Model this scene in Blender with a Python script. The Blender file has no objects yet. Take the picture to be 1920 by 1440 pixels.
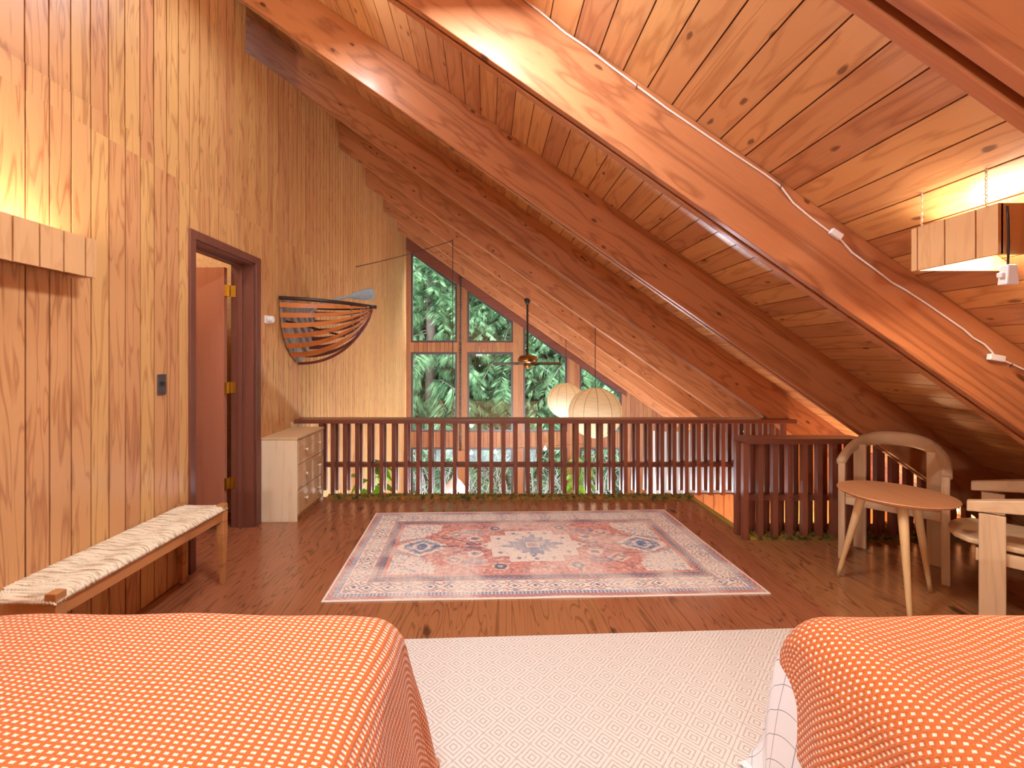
import bpy, math, random
import numpy as np
from mathutils import Vector, Matrix
R = math.radians
sc = bpy.context.scene
C = sc.collection

# ------------------------------------------------------------------ camera, world, exposure
F_PX, CX, CY, CAM_H = 840.0, 913.0, 672.0, 1.36
cam_d = bpy.data.cameras.new('camera'); cam = bpy.data.objects.new('camera', cam_d); C.objects.link(cam)
cam.location = (0, 0, CAM_H); cam.rotation_euler = (R(90), 0, 0)
cam_d.sensor_width = 36; cam_d.lens = 36 * F_PX / 1920
cam_d.shift_x = (960 - CX) / 1920; cam_d.shift_y = -(720 - CY) / 1920
cam_d.clip_start = 0.05; cam_d.clip_end = 300
sc.camera = cam
sc.view_settings.view_transform = 'Standard'; sc.view_settings.look = 'None'
sc.view_settings.gamma = 1; sc.view_settings.use_curve_mapping = False
sc.view_settings.exposure = 0.40
sc.cycles.use_denoising = True
sc.cycles.max_bounces = 8; sc.cycles.diffuse_bounces = 4; sc.cycles.glossy_bounces = 3
sc.cycles.transparent_max_bounces = 12
sc.cycles.sample_clamp_indirect = 6

WORLD_STRENGTH = 17.0
w = bpy.data.worlds.new('sky'); sc.world = w; w.use_nodes = True
wn = w.node_tree.nodes; wl = w.node_tree.links
wn['Background'].inputs[1].default_value = WORLD_STRENGTH
tc = wn.new('ShaderNodeTexCoord'); sp = wn.new('ShaderNodeSeparateXYZ'); rp = wn.new('ShaderNodeValToRGB')
wl.new(tc.outputs['Generated'], sp.inputs[0]); wl.new(sp.outputs['Z'], rp.inputs[0]); wl.new(rp.outputs[0], wn['Background'].inputs[0])
rp.color_ramp.elements[0].position = 0.0; rp.color_ramp.elements[0].color = (.45, .5, .55, 1)
rp.color_ramp.elements[1].position = 0.5; rp.color_ramp.elements[1].color = (.78, .88, 1, 1)

def area(name, loc, size, energy, col, rot=(0, 0, 0), sy=None, parent=None):
    d = bpy.data.lights.new(name, 'AREA'); d.shape = 'RECTANGLE'; d.size = size; d.size_y = sy or size
    d.energy = energy; d.color = col
    o = bpy.data.objects.new(name, d); C.objects.link(o); o.location = loc; o.rotation_euler = rot
    if parent: o.parent = parent
    return o
def point(name, loc, energy, col, radius=.08, parent=None):
    d = bpy.data.lights.new(name, 'POINT'); d.energy = energy; d.color = col; d.shadow_soft_size = radius
    o = bpy.data.objects.new(name, d); C.objects.link(o); o.location = loc
    if parent: o.parent = parent
    return o
WARM = (1, .74, .47)

# daylight enters through the gable glazing
pt = area('gable_daylight', (0.7, 10.75, .9), 5.2, 1, (1, 1, 1), (R(-90), 0, 0), 6.4)
pt.data.cycles.is_portal = True

# ------------------------------------------------------------------ materials
def lin(r, g, b):
    f = lambda c: (c / 255 / 12.92) if c / 255 <= .04045 else ((c / 255 + .055) / 1.055) ** 2.4
    return (f(r), f(g), f(b), 1)

def new_mat(name):
    m = bpy.data.materials.new(name); m.use_nodes = True
    return m, m.node_tree.nodes, m.node_tree.links, m.node_tree.nodes['Principled BSDF']

def plain(name, col, rough=.5, metal=0, emit=None, es=0, noise=0, nscale=20, spec=.5, bump=0, trans=0):
    m, n, l, b = new_mat(name)
    b.inputs['Base Color'].default_value = col; b.inputs['Roughness'].default_value = rough
    b.inputs['Metallic'].default_value = metal; b.inputs['Specular IOR Level'].default_value = spec
    if trans: b.inputs['Transmission Weight'].default_value = trans
    if emit:
        b.inputs['Emission Color'].default_value = emit; b.inputs['Emission Strength'].default_value = es
    if noise or bump:
        t = n.new('ShaderNodeTexCoord'); no = n.new('ShaderNodeTexNoise'); no.inputs['Scale'].default_value = nscale
        no.inputs['Detail'].default_value = 4
        l.new(t.outputs['Object'], no.inputs['Vector'])
        if noise:
            mx = n.new('ShaderNodeMix'); mx.data_type = 'RGBA'
            mx.inputs['A'].default_value = tuple(c * (1 - noise) for c in col[:3]) + (1,)
            mx.inputs['B'].default_value = tuple(min(1, c * (1 + noise)) for c in col[:3]) + (1,)
            l.new(no.outputs['Fac'], mx.inputs['Factor']); l.new(mx.outputs['Result'], b.inputs['Base Color'])
        if bump:
            bp = n.new('ShaderNodeBump'); bp.inputs['Strength'].default_value = bump; bp.inputs['Distance'].default_value = .01
            l.new(no.outputs['Fac'], bp.inputs['Height']); l.new(bp.outputs[0], b.inputs['Normal'])
    return m

def M_(n, l, op, a, b=None, c=None):
    x = n.new('ShaderNodeMath'); x.operation = op
    for i, v in enumerate((a, b, c)):
        if v is None: continue
        if isinstance(v, (int, float)): x.inputs[i].default_value = v
        else: l.new(v, x.inputs[i])
    return x.outputs[0]

def wood(name, light, dark, grain='Z', rings=9, stretch=.12, across=2.2, line=.5, board=None, board_var=.25,
         tint=None, knots=0, rough=.45, spec=.4, bump=.15, obj_var=.12, sheet=None, fine=.25, coat=0, distort=.6, lw=.45, kax=None):
    """contour-like softwood grain; grain = axis the fibres run along; board = (axis, pitch, offset)"""
    m, n, l, b = new_mat(name)
    t = n.new('ShaderNodeTexCoord'); s = n.new('ShaderNodeSeparateXYZ'); l.new(t.outputs['Object'], s.inputs[0])
    ax = {'X': 0, 'Y': 1, 'Z': 2}
    oi = n.new('ShaderNodeObjectInfo')
    off = M_(n, l, 'MULTIPLY', oi.outputs['Random'], 37.0)
    bi = None
    if board:
        q = M_(n, l, 'FLOOR', M_(n, l, 'DIVIDE', M_(n, l, 'SUBTRACT', s.outputs[ax[board[0]]], board[2]), board[1]))
        if sheet:
            q2 = M_(n, l, 'FLOOR', M_(n, l, 'DIVIDE', M_(n, l, 'SUBTRACT', s.outputs[ax[sheet[0]]], sheet[2]), sheet[1]))
            q = M_(n, l, 'ADD', q, M_(n, l, 'MULTIPLY', q2, 57.0))
        wnn = n.new('ShaderNodeTexWhiteNoise'); wnn.noise_dimensions = '1D'; l.new(q, wnn.inputs['W']); bi = wnn.outputs['Value']
        off = M_(n, l, 'ADD', off, M_(n, l, 'MULTIPLY', bi, 91.0))
    sc3 = [across] * 3; sc3[ax[grain]] = across * stretch
    cmb = n.new('ShaderNodeCombineXYZ')
    for i in range(3):
        v = M_(n, l, 'MULTIPLY', s.outputs[i], sc3[i])
        l.new(M_(n, l, 'ADD', v, off), cmb.inputs[i])
    no = n.new('ShaderNodeTexNoise'); no.inputs['Scale'].default_value = 1.6; no.inputs['Detail'].default_value = 2.2
    no.inputs['Roughness'].default_value = .5; no.inputs['Distortion'].default_value = distort
    l.new(cmb.outputs[0], no.inputs['Vector'])
    val = no.outputs['Fac']
    if knots:
        vo = n.new('ShaderNodeTexVoronoi'); vo.inputs['Scale'].default_value = 1.0; vo.voronoi_dimensions = '2D'
        kc = n.new('ShaderNodeCombineXYZ')
        for q_, A_ in enumerate(kax or 'XZ'):
            k = knots * (.45 if A_ == grain else 1.0)
            l.new(M_(n, l, 'ADD', M_(n, l, 'MULTIPLY', s.outputs[ax[A_]], k), off), kc.inputs[q_])
        kw = n.new('ShaderNodeTexNoise'); kw.inputs['Scale'].default_value = 6; l.new(kc.outputs[0], kw.inputs['Vector'])
        l.new(kc.outputs[0], vo.inputs['Vector'])
        kd = M_(n, l, 'ADD', vo.outputs['Distance'], M_(n, l, 'MULTIPLY', M_(n, l, 'SUBTRACT', kw.outputs['Fac'], .5), .12))
        val = M_(n, l, 'ADD', val, M_(n, l, 'MULTIPLY', M_(n, l, 'SMOOTH_MIN', kd, .45, .2), .45))
    rg = M_(n, l, 'PINGPONG', M_(n, l, 'MULTIPLY', val, rings), 1.0)
    rr = n.new('ShaderNodeValToRGB'); l.new(rg, rr.inputs[0])
    rr.color_ramp.elements[0].position = 0; rr.color_ramp.elements[0].color = (1, 1, 1, 1)
    rr.color_ramp.elements[1].position = lw; rr.color_ramp.elements[1].color = (0, 0, 0, 1)
    # fine fibres
    fc = n.new('ShaderNodeCombineXYZ')
    for i in range(3):
        l.new(M_(n, l, 'ADD', M_(n, l, 'MULTIPLY', s.outputs[i], 9 if i == ax[grain] else 190), off), fc.inputs[i])
    fn = n.new('ShaderNodeTexNoise'); fn.inputs['Scale'].default_value = 1; fn.inputs['Detail'].default_value = 2
    l.new(fc.outputs[0], fn.inputs['Vector'])
    g = M_(n, l, 'MULTIPLY', rr.outputs[0], line)
    g = M_(n, l, 'ADD', g, M_(n, l, 'MULTIPLY', M_(n, l, 'SUBTRACT', fn.outputs['Fac'], .5), fine * 2))
    # big blotches
    bn = n.new('ShaderNodeTexNoise'); bn.inputs['Scale'].default_value = .5; bn.inputs['Detail'].default_value = 2
    l.new(cmb.outputs[0], bn.inputs['Vector'])
    g = M_(n, l, 'ADD', g, M_(n, l, 'MULTIPLY', M_(n, l, 'SUBTRACT', bn.outputs['Fac'], .5), .7))
    g.node.use_clamp = True
    mx = n.new('ShaderNodeMix'); mx.data_type = 'RGBA'; mx.inputs['A'].default_value = light; mx.inputs['B'].default_value = dark
    l.new(g, mx.inputs['Factor']); col = mx.outputs['Result']
    hv = n.new('ShaderNodeHueSaturation'); hv.inputs['Saturation'].default_value = 1.0; hv.inputs['Hue'].default_value = .502
    v = M_(n, l, 'ADD', 1 - obj_var / 2, M_(n, l, 'MULTIPLY', oi.outputs['Random'], obj_var))
    if bi is not None:
        v = M_(n, l, 'MULTIPLY', v, M_(n, l, 'ADD', 1 - board_var / 2, M_(n, l, 'MULTIPLY', bi, board_var)))
        h2 = M_(n, l, 'ADD', .502 - .008, M_(n, l, 'MULTIPLY', bi, .016)); l.new(h2, hv.inputs['Hue'])
    l.new(v, hv.inputs['Value']); l.new(col, hv.inputs['Color']); col = hv.outputs[0]
    if knots:
        kr = n.new('ShaderNodeValToRGB'); l.new(kd, kr.inputs[0])
        kr.color_ramp.elements[0].position = .03; kr.color_ramp.elements[0].color = (1, 1, 1, 1)
        kr.color_ramp.elements[1].position = .062; kr.color_ramp.elements[1].color = (0, 0, 0, 1)
        wk = n.new('ShaderNodeTexWhiteNoise'); wk.noise_dimensions = '3D'; l.new(vo.outputs['Color'], wk.inputs['Vector'])
        kf = M_(n, l, 'MULTIPLY', kr.outputs[0], M_(n, l, 'GREATER_THAN', wk.outputs['Value'], .5))
        m2 = n.new('ShaderNodeMix'); m2.data_type = 'RGBA'; l.new(M_(n, l, 'MULTIPLY', kf, .8), m2.inputs['Factor'])
        l.new(col, m2.inputs['A']); m2.inputs['B'].default_value = tuple(c * .33 for c in dark[:3]) + (1,)
        col = m2.outputs['Result']
    l.new(col, b.inputs['Base Color'])
    b.inputs['Roughness'].default_value = rough; b.inputs['Specular IOR Level'].default_value = spec
    if coat: b.inputs['Coat Weight'].default_value = coat; b.inputs['Coat Roughness'].default_value = .15
    bp = n.new('ShaderNodeBump'); bp.inputs['Strength'].default_value = bump; bp.inputs['Distance'].default_value = .002; bp.invert = True
    l.new(g, bp.inputs['Height']); l.new(bp.outputs[0], b.inputs['Normal'])
    return m

GP = .1008                                  # grooved panel pitch
m_wall = wood('fir_panelling', lin(212, 158, 102), lin(156, 94, 54), 'Z', 12, .10, 8, .62, ('Y', GP, 2.024), .12, rough=.42, sheet=('Z', 40, 2.45), obj_var=0, fine=.2, lw=.4)
m_wall_x = wood('fir_panelling_across', lin(214, 160, 106), lin(164, 104, 62), 'Z', 12, .10, 8, .55, ('X', GP, .02), .16, rough=.45, obj_var=0, lw=.4)
m_gable = wood('fir_gable_boards', lin(172, 112, 70), lin(132, 78, 46), 'Z', 8, .12, 8, .4, ('X', GP, .02), .2, rough=.5, obj_var=.1)
m_ceil = wood('pine_decking', lin(210, 154, 104), lin(160, 98, 58), 'Y', 9, .07, 6, .5, ('X', .1356, -.056), .30, knots=5, kax='XY', rough=.36, obj_var=0, coat=.12, lw=.5)
m_beam = wood('fir_beam', lin(184, 118, 76), lin(126, 66, 38), 'X', 9, .05, 5, .55, knots=5.0, kax='XZ', rough=.4, obj_var=.2, coat=.15, lw=.5)
m_floor = wood('fir_plywood_floor', lin(164, 102, 64), lin(84, 42, 24), 'Y', 24, .10, 5.2, .6, ('X', 1.22, -.6), .14, knots=2.2, kax='XY', rough=.24, spec=.6, obj_var=0, coat=.5, bump=.1, distort=.9, lw=.34)
m_rail = wood('redwood_stain', lin(134, 76, 56), lin(88, 44, 32), 'Z', 6, .1, 5, .4, rough=.4, obj_var=.25)
m_rail_x = wood('redwood_stain_rail', lin(122, 66, 50), lin(82, 40, 30), 'X', 6, .08, 4, .4, rough=.33, obj_var=.1, spec=.5)
m_door = wood('mahogany_door', lin(196, 130, 102), lin(170, 104, 80), 'Z', 4, .1, 6, .3, rough=.38, obj_var=0)
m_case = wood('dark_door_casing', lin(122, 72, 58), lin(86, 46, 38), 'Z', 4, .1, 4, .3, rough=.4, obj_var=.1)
m_bench = wood('acacia_bench', lin(192, 130, 78), lin(130, 74, 40), 'Y', 6, .12, 6, .5, rough=.4, obj_var=.25)
m_chair = wood('oiled_light_wood', lin(216, 180, 140), lin(186, 148, 110), 'Z', 6, .1, 7, .4, rough=.42, obj_var=.12)
m_chair_x = wood('oiled_light_wood_rails', lin(216, 180, 140), lin(186, 148, 110), 'X', 6, .1, 7, .4, rough=.42, obj_var=.12)
m_table = wood('walnut_veneer', lin(208, 144, 98), lin(172, 110, 70), 'Y', 7, .1, 6, .3, rough=.35, obj_var=0)
m_leg = wood('pale_oak_leg', lin(220, 182, 130), lin(194, 150, 100), 'Z', 5, .1, 6, .35, rough=.4, obj_var=.1)
m_pine = wood('raw_pine', lin(236, 214, 178), lin(214, 182, 138), 'Z', 7, .08, 9, .4, knots=2.6, kax='YZ', rough=.55, obj_var=.05)
m_pine_y = wood('raw_pine_drawer', lin(218, 182, 136), lin(190, 148, 104), 'Y', 7, .08, 9, .4, rough=.55, obj_var=.05)
m_groove = plain('groove_stain', lin(104, 58, 36), .8)
m_box = wood('light_box_boards', lin(212, 162, 112), lin(184, 130, 84), 'Z', 8, .13, 9, .4, rough=.45, obj_var=.05, fine=.2)
m_osb = plain('chipboard_sheet', lin(226, 190, 140), .7, noise=.35, nscale=38)
m_strake = wood('bent_boat_strake', lin(206, 122, 62), lin(166, 84, 42), 'X', 5, .08, 6, .4, rough=.35, obj_var=.15)
m_gun = plain('dark_gunwale', lin(62, 40, 34), .35, noise=.2)
m_grey_wood = wood('weathered_grey_board', lin(150, 142, 134), lin(84, 80, 78), 'Z', 10, .06, 8, .6, rough=.7, obj_var=.1)
m_paddle = plain('pale_blue_paint', lin(160, 180, 186), .55, noise=.2, nscale=30)
m_brass = plain('brass', lin(214, 182, 96), .3, 1)
m_black = plain('black_plastic', lin(34, 34, 38), .3)
m_pewter = plain('pewter_plate', lin(88, 90, 98), .3, .7, noise=.4, nscale=60)
m_white = plain('white_plastic', lin(232, 226, 220), .4)
m_cable = plain('white_cable', lin(236, 222, 212), .45)
m_chain = plain('nickel_chain', lin(196, 180, 160), .3, .8)
m_cord = plain('black_cord', lin(24, 22, 22), .5)
m_rope = plain('dark_brown_cord', lin(52, 36, 28), .6)
m_tube = plain('lit_tube', (1, .85, .6, 1), .5, emit=(1, .78, .5, 1), es=9)
m_bulb = plain('lit_bulb', (1, .8, .5, 1), .5, emit=(1, .74, .4, 1), es=25)
m_pucklit = plain('cold_lit_diffuser', (1, 1, 1, 1), .5, emit=(.9, .95, 1, 1), es=10)
m_bronze = plain('antique_bronze', lin(136, 92, 48), .28, .9)
m_darkmetal = plain('dark_fan_metal', lin(46, 34, 28), .35, .4)
m_whitewall = plain('whitewashed_wall', lin(196, 192, 186), .8, noise=.08, nscale=6)
m_leaf = plain('house_plant_leaf', lin(120, 160, 40), .4, noise=.4, nscale=9)
m_pot = plain('glazed_pot', lin(186, 190, 192), .4)
m_soil = plain('potting_soil', lin(50, 36, 26), .9)
m_strip = plain('brass_edge_strip', lin(196, 176, 84), .35, .35)
m_duvet_edge = None

def shag_mat():
    m, n, l, b = new_mat('green_gold_shag')
    t = n.new('ShaderNodeTexCoord'); no = n.new('ShaderNodeTexNoise'); no.inputs['Scale'].default_value = 26; no.inputs['Detail'].default_value = 3
    l.new(t.outputs['Object'], no.inputs['Vector']); r = n.new('ShaderNodeValToRGB'); l.new(no.outputs['Fac'], r.inputs[0])
    e = r.color_ramp.elements; e[0].position = .36; e[0].color = lin(70, 66, 26); e[1].position = .66; e[1].color = lin(176, 110, 44)
    x = r.color_ramp.elements.new(.5); x.color = lin(128, 112, 44)
    l.new(r.outputs[0], b.inputs['Base Color']); b.inputs['Roughness'].default_value = .9
    return m
m_shag = shag_mat()

def rush_mat():
    m, n, l, b = new_mat('woven_rush')
    t = n.new('ShaderNodeTexCoord'); mp = n.new('ShaderNodeMapping'); mp.inputs['Scale'].default_value = (8, 120, 30)
    l.new(t.outputs['Object'], mp.inputs[0]); no = n.new('ShaderNodeTexNoise'); no.inputs['Scale'].default_value = 1.0; no.inputs['Detail'].default_value = 3
    l.new(mp.outputs[0], no.inputs['Vector']); r = n.new('ShaderNodeValToRGB'); l.new(no.outputs['Fac'], r.inputs[0])
    e = r.color_ramp.elements; e[0].position = .32; e[0].color = lin(168, 136, 100); e[1].position = .54; e[1].color = lin(236, 216, 184)
    l.new(r.outputs[0], b.inputs['Base Color']); b.inputs['Roughness'].default_value = .7
    bp = n.new('ShaderNodeBump'); bp.inputs['Strength'].default_value = .7; bp.inputs['Distance'].default_value = .004
    l.new(no.outputs['Fac'], bp.inputs['Height']); l.new(bp.outputs[0], b.inputs['Normal'])
    return m
m_rush = rush_mat()

def blanket_mat(name, rot, pu, pv, stagger, du, dv):
    m, n, l, b = new_mat(name)
    uv = n.new('ShaderNodeUVMap'); mp = n.new('ShaderNodeMapping'); mp.inputs['Rotation'].default_value = (0, 0, rot)
    l.new(uv.outputs[0], mp.inputs[0])
    # the woollen cloth lies a little unevenly
    wz = n.new('ShaderNodeTexNoise'); wz.inputs['Scale'].default_value = 2.2; l.new(uv.outputs[0], wz.inputs['Vector'])
    s = n.new('ShaderNodeSeparateXYZ'); l.new(mp.outputs[0], s.inputs[0])
    U = M_(n, l, 'DIVIDE', M_(n, l, 'ADD', s.outputs[0], M_(n, l, 'MULTIPLY', wz.outputs['Fac'], .05)), pu)
    V = M_(n, l, 'DIVIDE', M_(n, l, 'ADD', s.outputs[1], M_(n, l, 'MULTIPLY', wz.outputs['Fac'], .05)), pv)
    if stagger:
        U = M_(n, l, 'ADD', U, M_(n, l, 'MULTIPLY', M_(n, l, 'FLOOR', V), .5))
    a = M_(n, l, 'ABSOLUTE', M_(n, l, 'SUBTRACT', M_(n, l, 'FRACT', U), .5))
    c = M_(n, l, 'ABSOLUTE', M_(n, l, 'SUBTRACT', M_(n, l, 'FRACT', V), .5))
    da = M_(n, l, 'SUBTRACT', a, du / 2); dc = M_(n, l, 'SUBTRACT', c, dv / 2)
    mk = M_(n, l, 'MULTIPLY', M_(n, l, 'LESS_THAN', da, 0), M_(n, l, 'LESS_THAN', dc, 0))
    # thread colour variation
    no = n.new('ShaderNodeTexNoise'); no.inputs['Scale'].default_value = 300; l.new(uv.outputs[0], no.inputs['Vector'])
    mx0 = n.new('ShaderNodeMix'); mx0.data_type = 'RGBA'; l.new(no.outputs['Fac'], mx0.inputs['Factor'])
    mx0.inputs['A'].default_value = lin(194, 90, 34); mx0.inputs['B'].default_value = lin(226, 122, 50)
    mx = n.new('ShaderNodeMix'); mx.data_type = 'RGBA'; l.new(mk, mx.inputs['Factor'])
    l.new(mx0.outputs['Result'], mx.inputs['A']); mx.inputs['B'].default_value = lin(246, 222, 194)
    l.new(mx.outputs['Result'], b.inputs['Base Color']); b.inputs['Roughness'].default_value = .9
    b.inputs['Sheen Weight'].default_value = .15
    bp = n.new('ShaderNodeBump'); bp.inputs['Strength'].default_value = .55; bp.inputs['Distance'].default_value = .003
    h = M_(n, l, 'ADD', M_(n, l, 'COSINE', M_(n, l, 'MULTIPLY', U, 2 * math.pi)), M_(n, l, 'COSINE', M_(n, l, 'MULTIPLY', V, 2 * math.pi)))
    l.new(h, bp.inputs['Height']); l.new(bp.outputs[0], b.inputs['Normal'])
    return m
m_blanket_a = blanket_mat('orange_waffle_blanket', R(6), .0205, .0128, False, .52, .48)
m_blanket_b = blanket_mat('orange_waffle_blanket_turned', R(38), .019, .0150, True, .42, .44)

def duvet_mat():
    m, n, l, b = new_mat('white_windowpane_cotton')
    uv = n.new('ShaderNodeUVMap'); mp = n.new('ShaderNodeMapping'); mp.inputs['Rotation'].default_value = (0, 0, R(8)); l.new(uv.outputs[0], mp.inputs[0])
    s = n.new('ShaderNodeSeparateXYZ'); l.new(mp.outputs[0], s.inputs[0])
    a = M_(n, l, 'LESS_THAN', M_(n, l, 'FRACT', M_(n, l, 'DIVIDE', s.outputs[0], .085)), .03)
    c = M_(n, l, 'LESS_THAN', M_(n, l, 'FRACT', M_(n, l, 'DIVIDE', s.outputs[1], .085)), .03)
    mx = n.new('ShaderNodeMix'); mx.data_type = 'RGBA'; l.new(M_(n, l, 'MAXIMUM', a, c), mx.inputs['Factor'])
    mx.inputs['A'].default_value = lin(236, 232, 230); mx.inputs['B'].default_value = lin(128, 132, 136)
    l.new(mx.outputs['Result'], b.inputs['Base Color']); b.inputs['Roughness'].default_value = .85
    return m
m_duvet = duvet_mat()

def diamond_rug_mat():
    m, n, l, b = new_mat('cream_diamond_weave')
    t = n.new('ShaderNodeTexCoord'); mp = n.new('ShaderNodeMapping'); mp.inputs['Rotation'].default_value = (0, 0, R(45)); l.new(t.outputs['Object'], mp.inputs[0])
    s = n.new('ShaderNodeSeparateXYZ'); l.new(mp.outputs[0], s.inputs[0]); p = .0755
    no = n.new('ShaderNodeTexNoise'); no.inputs['Scale'].default_value = 160; l.new(t.outputs['Object'], no.inputs['Vector'])
    j = M_(n, l, 'MULTIPLY', M_(n, l, 'SUBTRACT', no.outputs['Fac'], .5), .07)
    a = M_(n, l, 'ABSOLUTE', M_(n, l, 'SUBTRACT', M_(n, l, 'FRACT', M_(n, l, 'DIVIDE', s.outputs[0], p)), .5))
    c = M_(n, l, 'ABSOLUTE', M_(n, l, 'SUBTRACT', M_(n, l, 'FRACT', M_(n, l, 'DIVIDE', s.outputs[1], p)), .5))
    q = M_(n, l, 'ADD', M_(n, l, 'MAXIMUM', a, c), j)
    l1 = M_(n, l, 'GREATER_THAN', q, .475)
    l2 = M_(n, l, 'LESS_THAN', M_(n, l, 'ABSOLUTE', M_(n, l, 'SUBTRACT', q, .31)), .03)
    l3 = M_(n, l, 'LESS_THAN', M_(n, l, 'ABSOLUTE', M_(n, l, 'SUBTRACT', q, .13)), .03)
    k = M_(n, l, 'MULTIPLY', M_(n, l, 'MAXIMUM', M_(n, l, 'MAXIMUM', l1, l2), l3), .75)
    mx = n.new('ShaderNodeMix'); mx.data_type = 'RGBA'; l.new(k, mx.inputs['Factor'])
    mx.inputs['A'].default_value = lin(226, 212, 198); mx.inputs['B'].default_value = lin(176, 160, 146)
    l.new(mx.outputs['Result'], b.inputs['Base Color']); b.inputs['Roughness'].default_value = .95
    bp = n.new('ShaderNodeBump'); bp.inputs['Strength'].default_value = .3; bp.inputs['Distance'].default_value = .003
    l.new(M_(n, l, 'ADD', no.outputs['Fac'], k), bp.inputs['Height']); l.new(bp.outputs[0], b.inputs['Normal'])
    return m
m_rug2 = diamond_rug_mat()

def attr_mat():
    m, n, l, b = new_mat('faded_medallion_print')
    a = n.new('ShaderNodeVertexColor'); a.layer_name = 'pattern'
    l.new(a.outputs['Color'], b.inputs['Base Color']); b.inputs['Roughness'].default_value = .95
    t = n.new('ShaderNodeTexCoord'); no = n.new('ShaderNodeTexNoise'); no.inputs['Scale'].default_value = 250; l.new(t.outputs['Object'], no.inputs['Vector'])
    bp = n.new('ShaderNodeBump'); bp.inputs['Strength'].default_value = .25; bp.inputs['Distance'].default_value = .002
    l.new(no.outputs['Fac'], bp.inputs['Height']); l.new(bp.outputs[0], b.inputs['Normal'])
    return m
m_rug1 = attr_mat()

def glass_mat():
    m, n, l, b = new_mat('window_glass')
    tr = n.new('ShaderNodeBsdfTransparent'); gl = n.new('ShaderNodeBsdfGlossy'); gl.inputs['Roughness'].default_value = .02
    tr.inputs[0].default_value = (.93, .97, .96, 1); mx = n.new('ShaderNodeMixShader'); mx.inputs[0].default_value = .05
    l.new(tr.outputs[0], mx.inputs[1]); l.new(gl.outputs[0], mx.inputs[2]); l.new(mx.outputs[0], n['Material Output'].inputs[0])
    return m
m_glass = glass_mat()

def foliage_mat(name, a, b_):
    m, n, l, b = new_mat(name)
    t = n.new('ShaderNodeTexCoord'); no = n.new('ShaderNodeTexNoise'); no.inputs['Scale'].default_value = 2.2; no.inputs['Detail'].default_value = 5
    l.new(t.outputs['Object'], no.inputs['Vector']); r = n.new('ShaderNodeValToRGB'); l.new(no.outputs['Fac'], r.inputs[0])
    e = r.color_ramp.elements; e[0].position = .35; e[0].color = a; e[1].position = .65; e[1].color = b_
    df = n.new('ShaderNodeBsdfDiffuse'); tl = n.new('ShaderNodeBsdfTranslucent'); mx = n.new('ShaderNodeMixShader'); mx.inputs[0].default_value = .35
    l.new(r.outputs[0], df.inputs[0]); l.new(r.outputs[0], tl.inputs[0]); l.new(df.outputs[0], mx.inputs[1]); l.new(tl.outputs[0], mx.inputs[2])
    l.new(mx.outputs[0], n['Material Output'].inputs[0])
    return m
m_needle = foliage_mat('conifer_needles', lin(62, 92, 62), lin(142, 174, 128))
m_under = foliage_mat('pale_undergrowth', lin(84, 100, 74), lin(136, 144, 118))
m_bark = plain('grey_bark', lin(98, 84, 74), .9, noise=.4, nscale=8)
m_twig = plain('bare_twigs', lin(128, 122, 112), .9, noise=.2)
m_ground = plain('forest_ground', lin(104, 104, 78), .95, noise=.4, nscale=2)

def lantern_mat():
    m, n, l, b = new_mat('woven_lantern_cloth')
    df = n.new('ShaderNodeBsdfDiffuse'); tl = n.new('ShaderNodeBsdfTranslucent'); mx = n.new('ShaderNodeMixShader'); mx.inputs[0].default_value = .5
    t = n.new('ShaderNodeTexCoord'); mp = n.new('ShaderNodeMapping'); mp.inputs['Scale'].default_value = (6, 6, 120); l.new(t.outputs['Object'], mp.inputs[0])
    no = n.new('ShaderNodeTexNoise'); no.inputs['Scale'].default_value = 1; l.new(mp.outputs[0], no.inputs['Vector'])
    c = n.new('ShaderNodeMix'); c.data_type = 'RGBA'; l.new(no.outputs['Fac'], c.inputs['Factor'])
    c.inputs['A'].default_value = lin(206, 184, 150); c.inputs['B'].default_value = lin(242, 226, 198)
    l.new(c.outputs['Result'], df.inputs[0]); l.new(c.outputs['Result'], tl.inputs[0])
    l.new(df.outputs[0], mx.inputs[1]); l.new(tl.outputs[0], mx.inputs[2]); l.new(mx.outputs[0], n['Material Output'].inputs[0])
    return m
m_lantern = lantern_mat()

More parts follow.
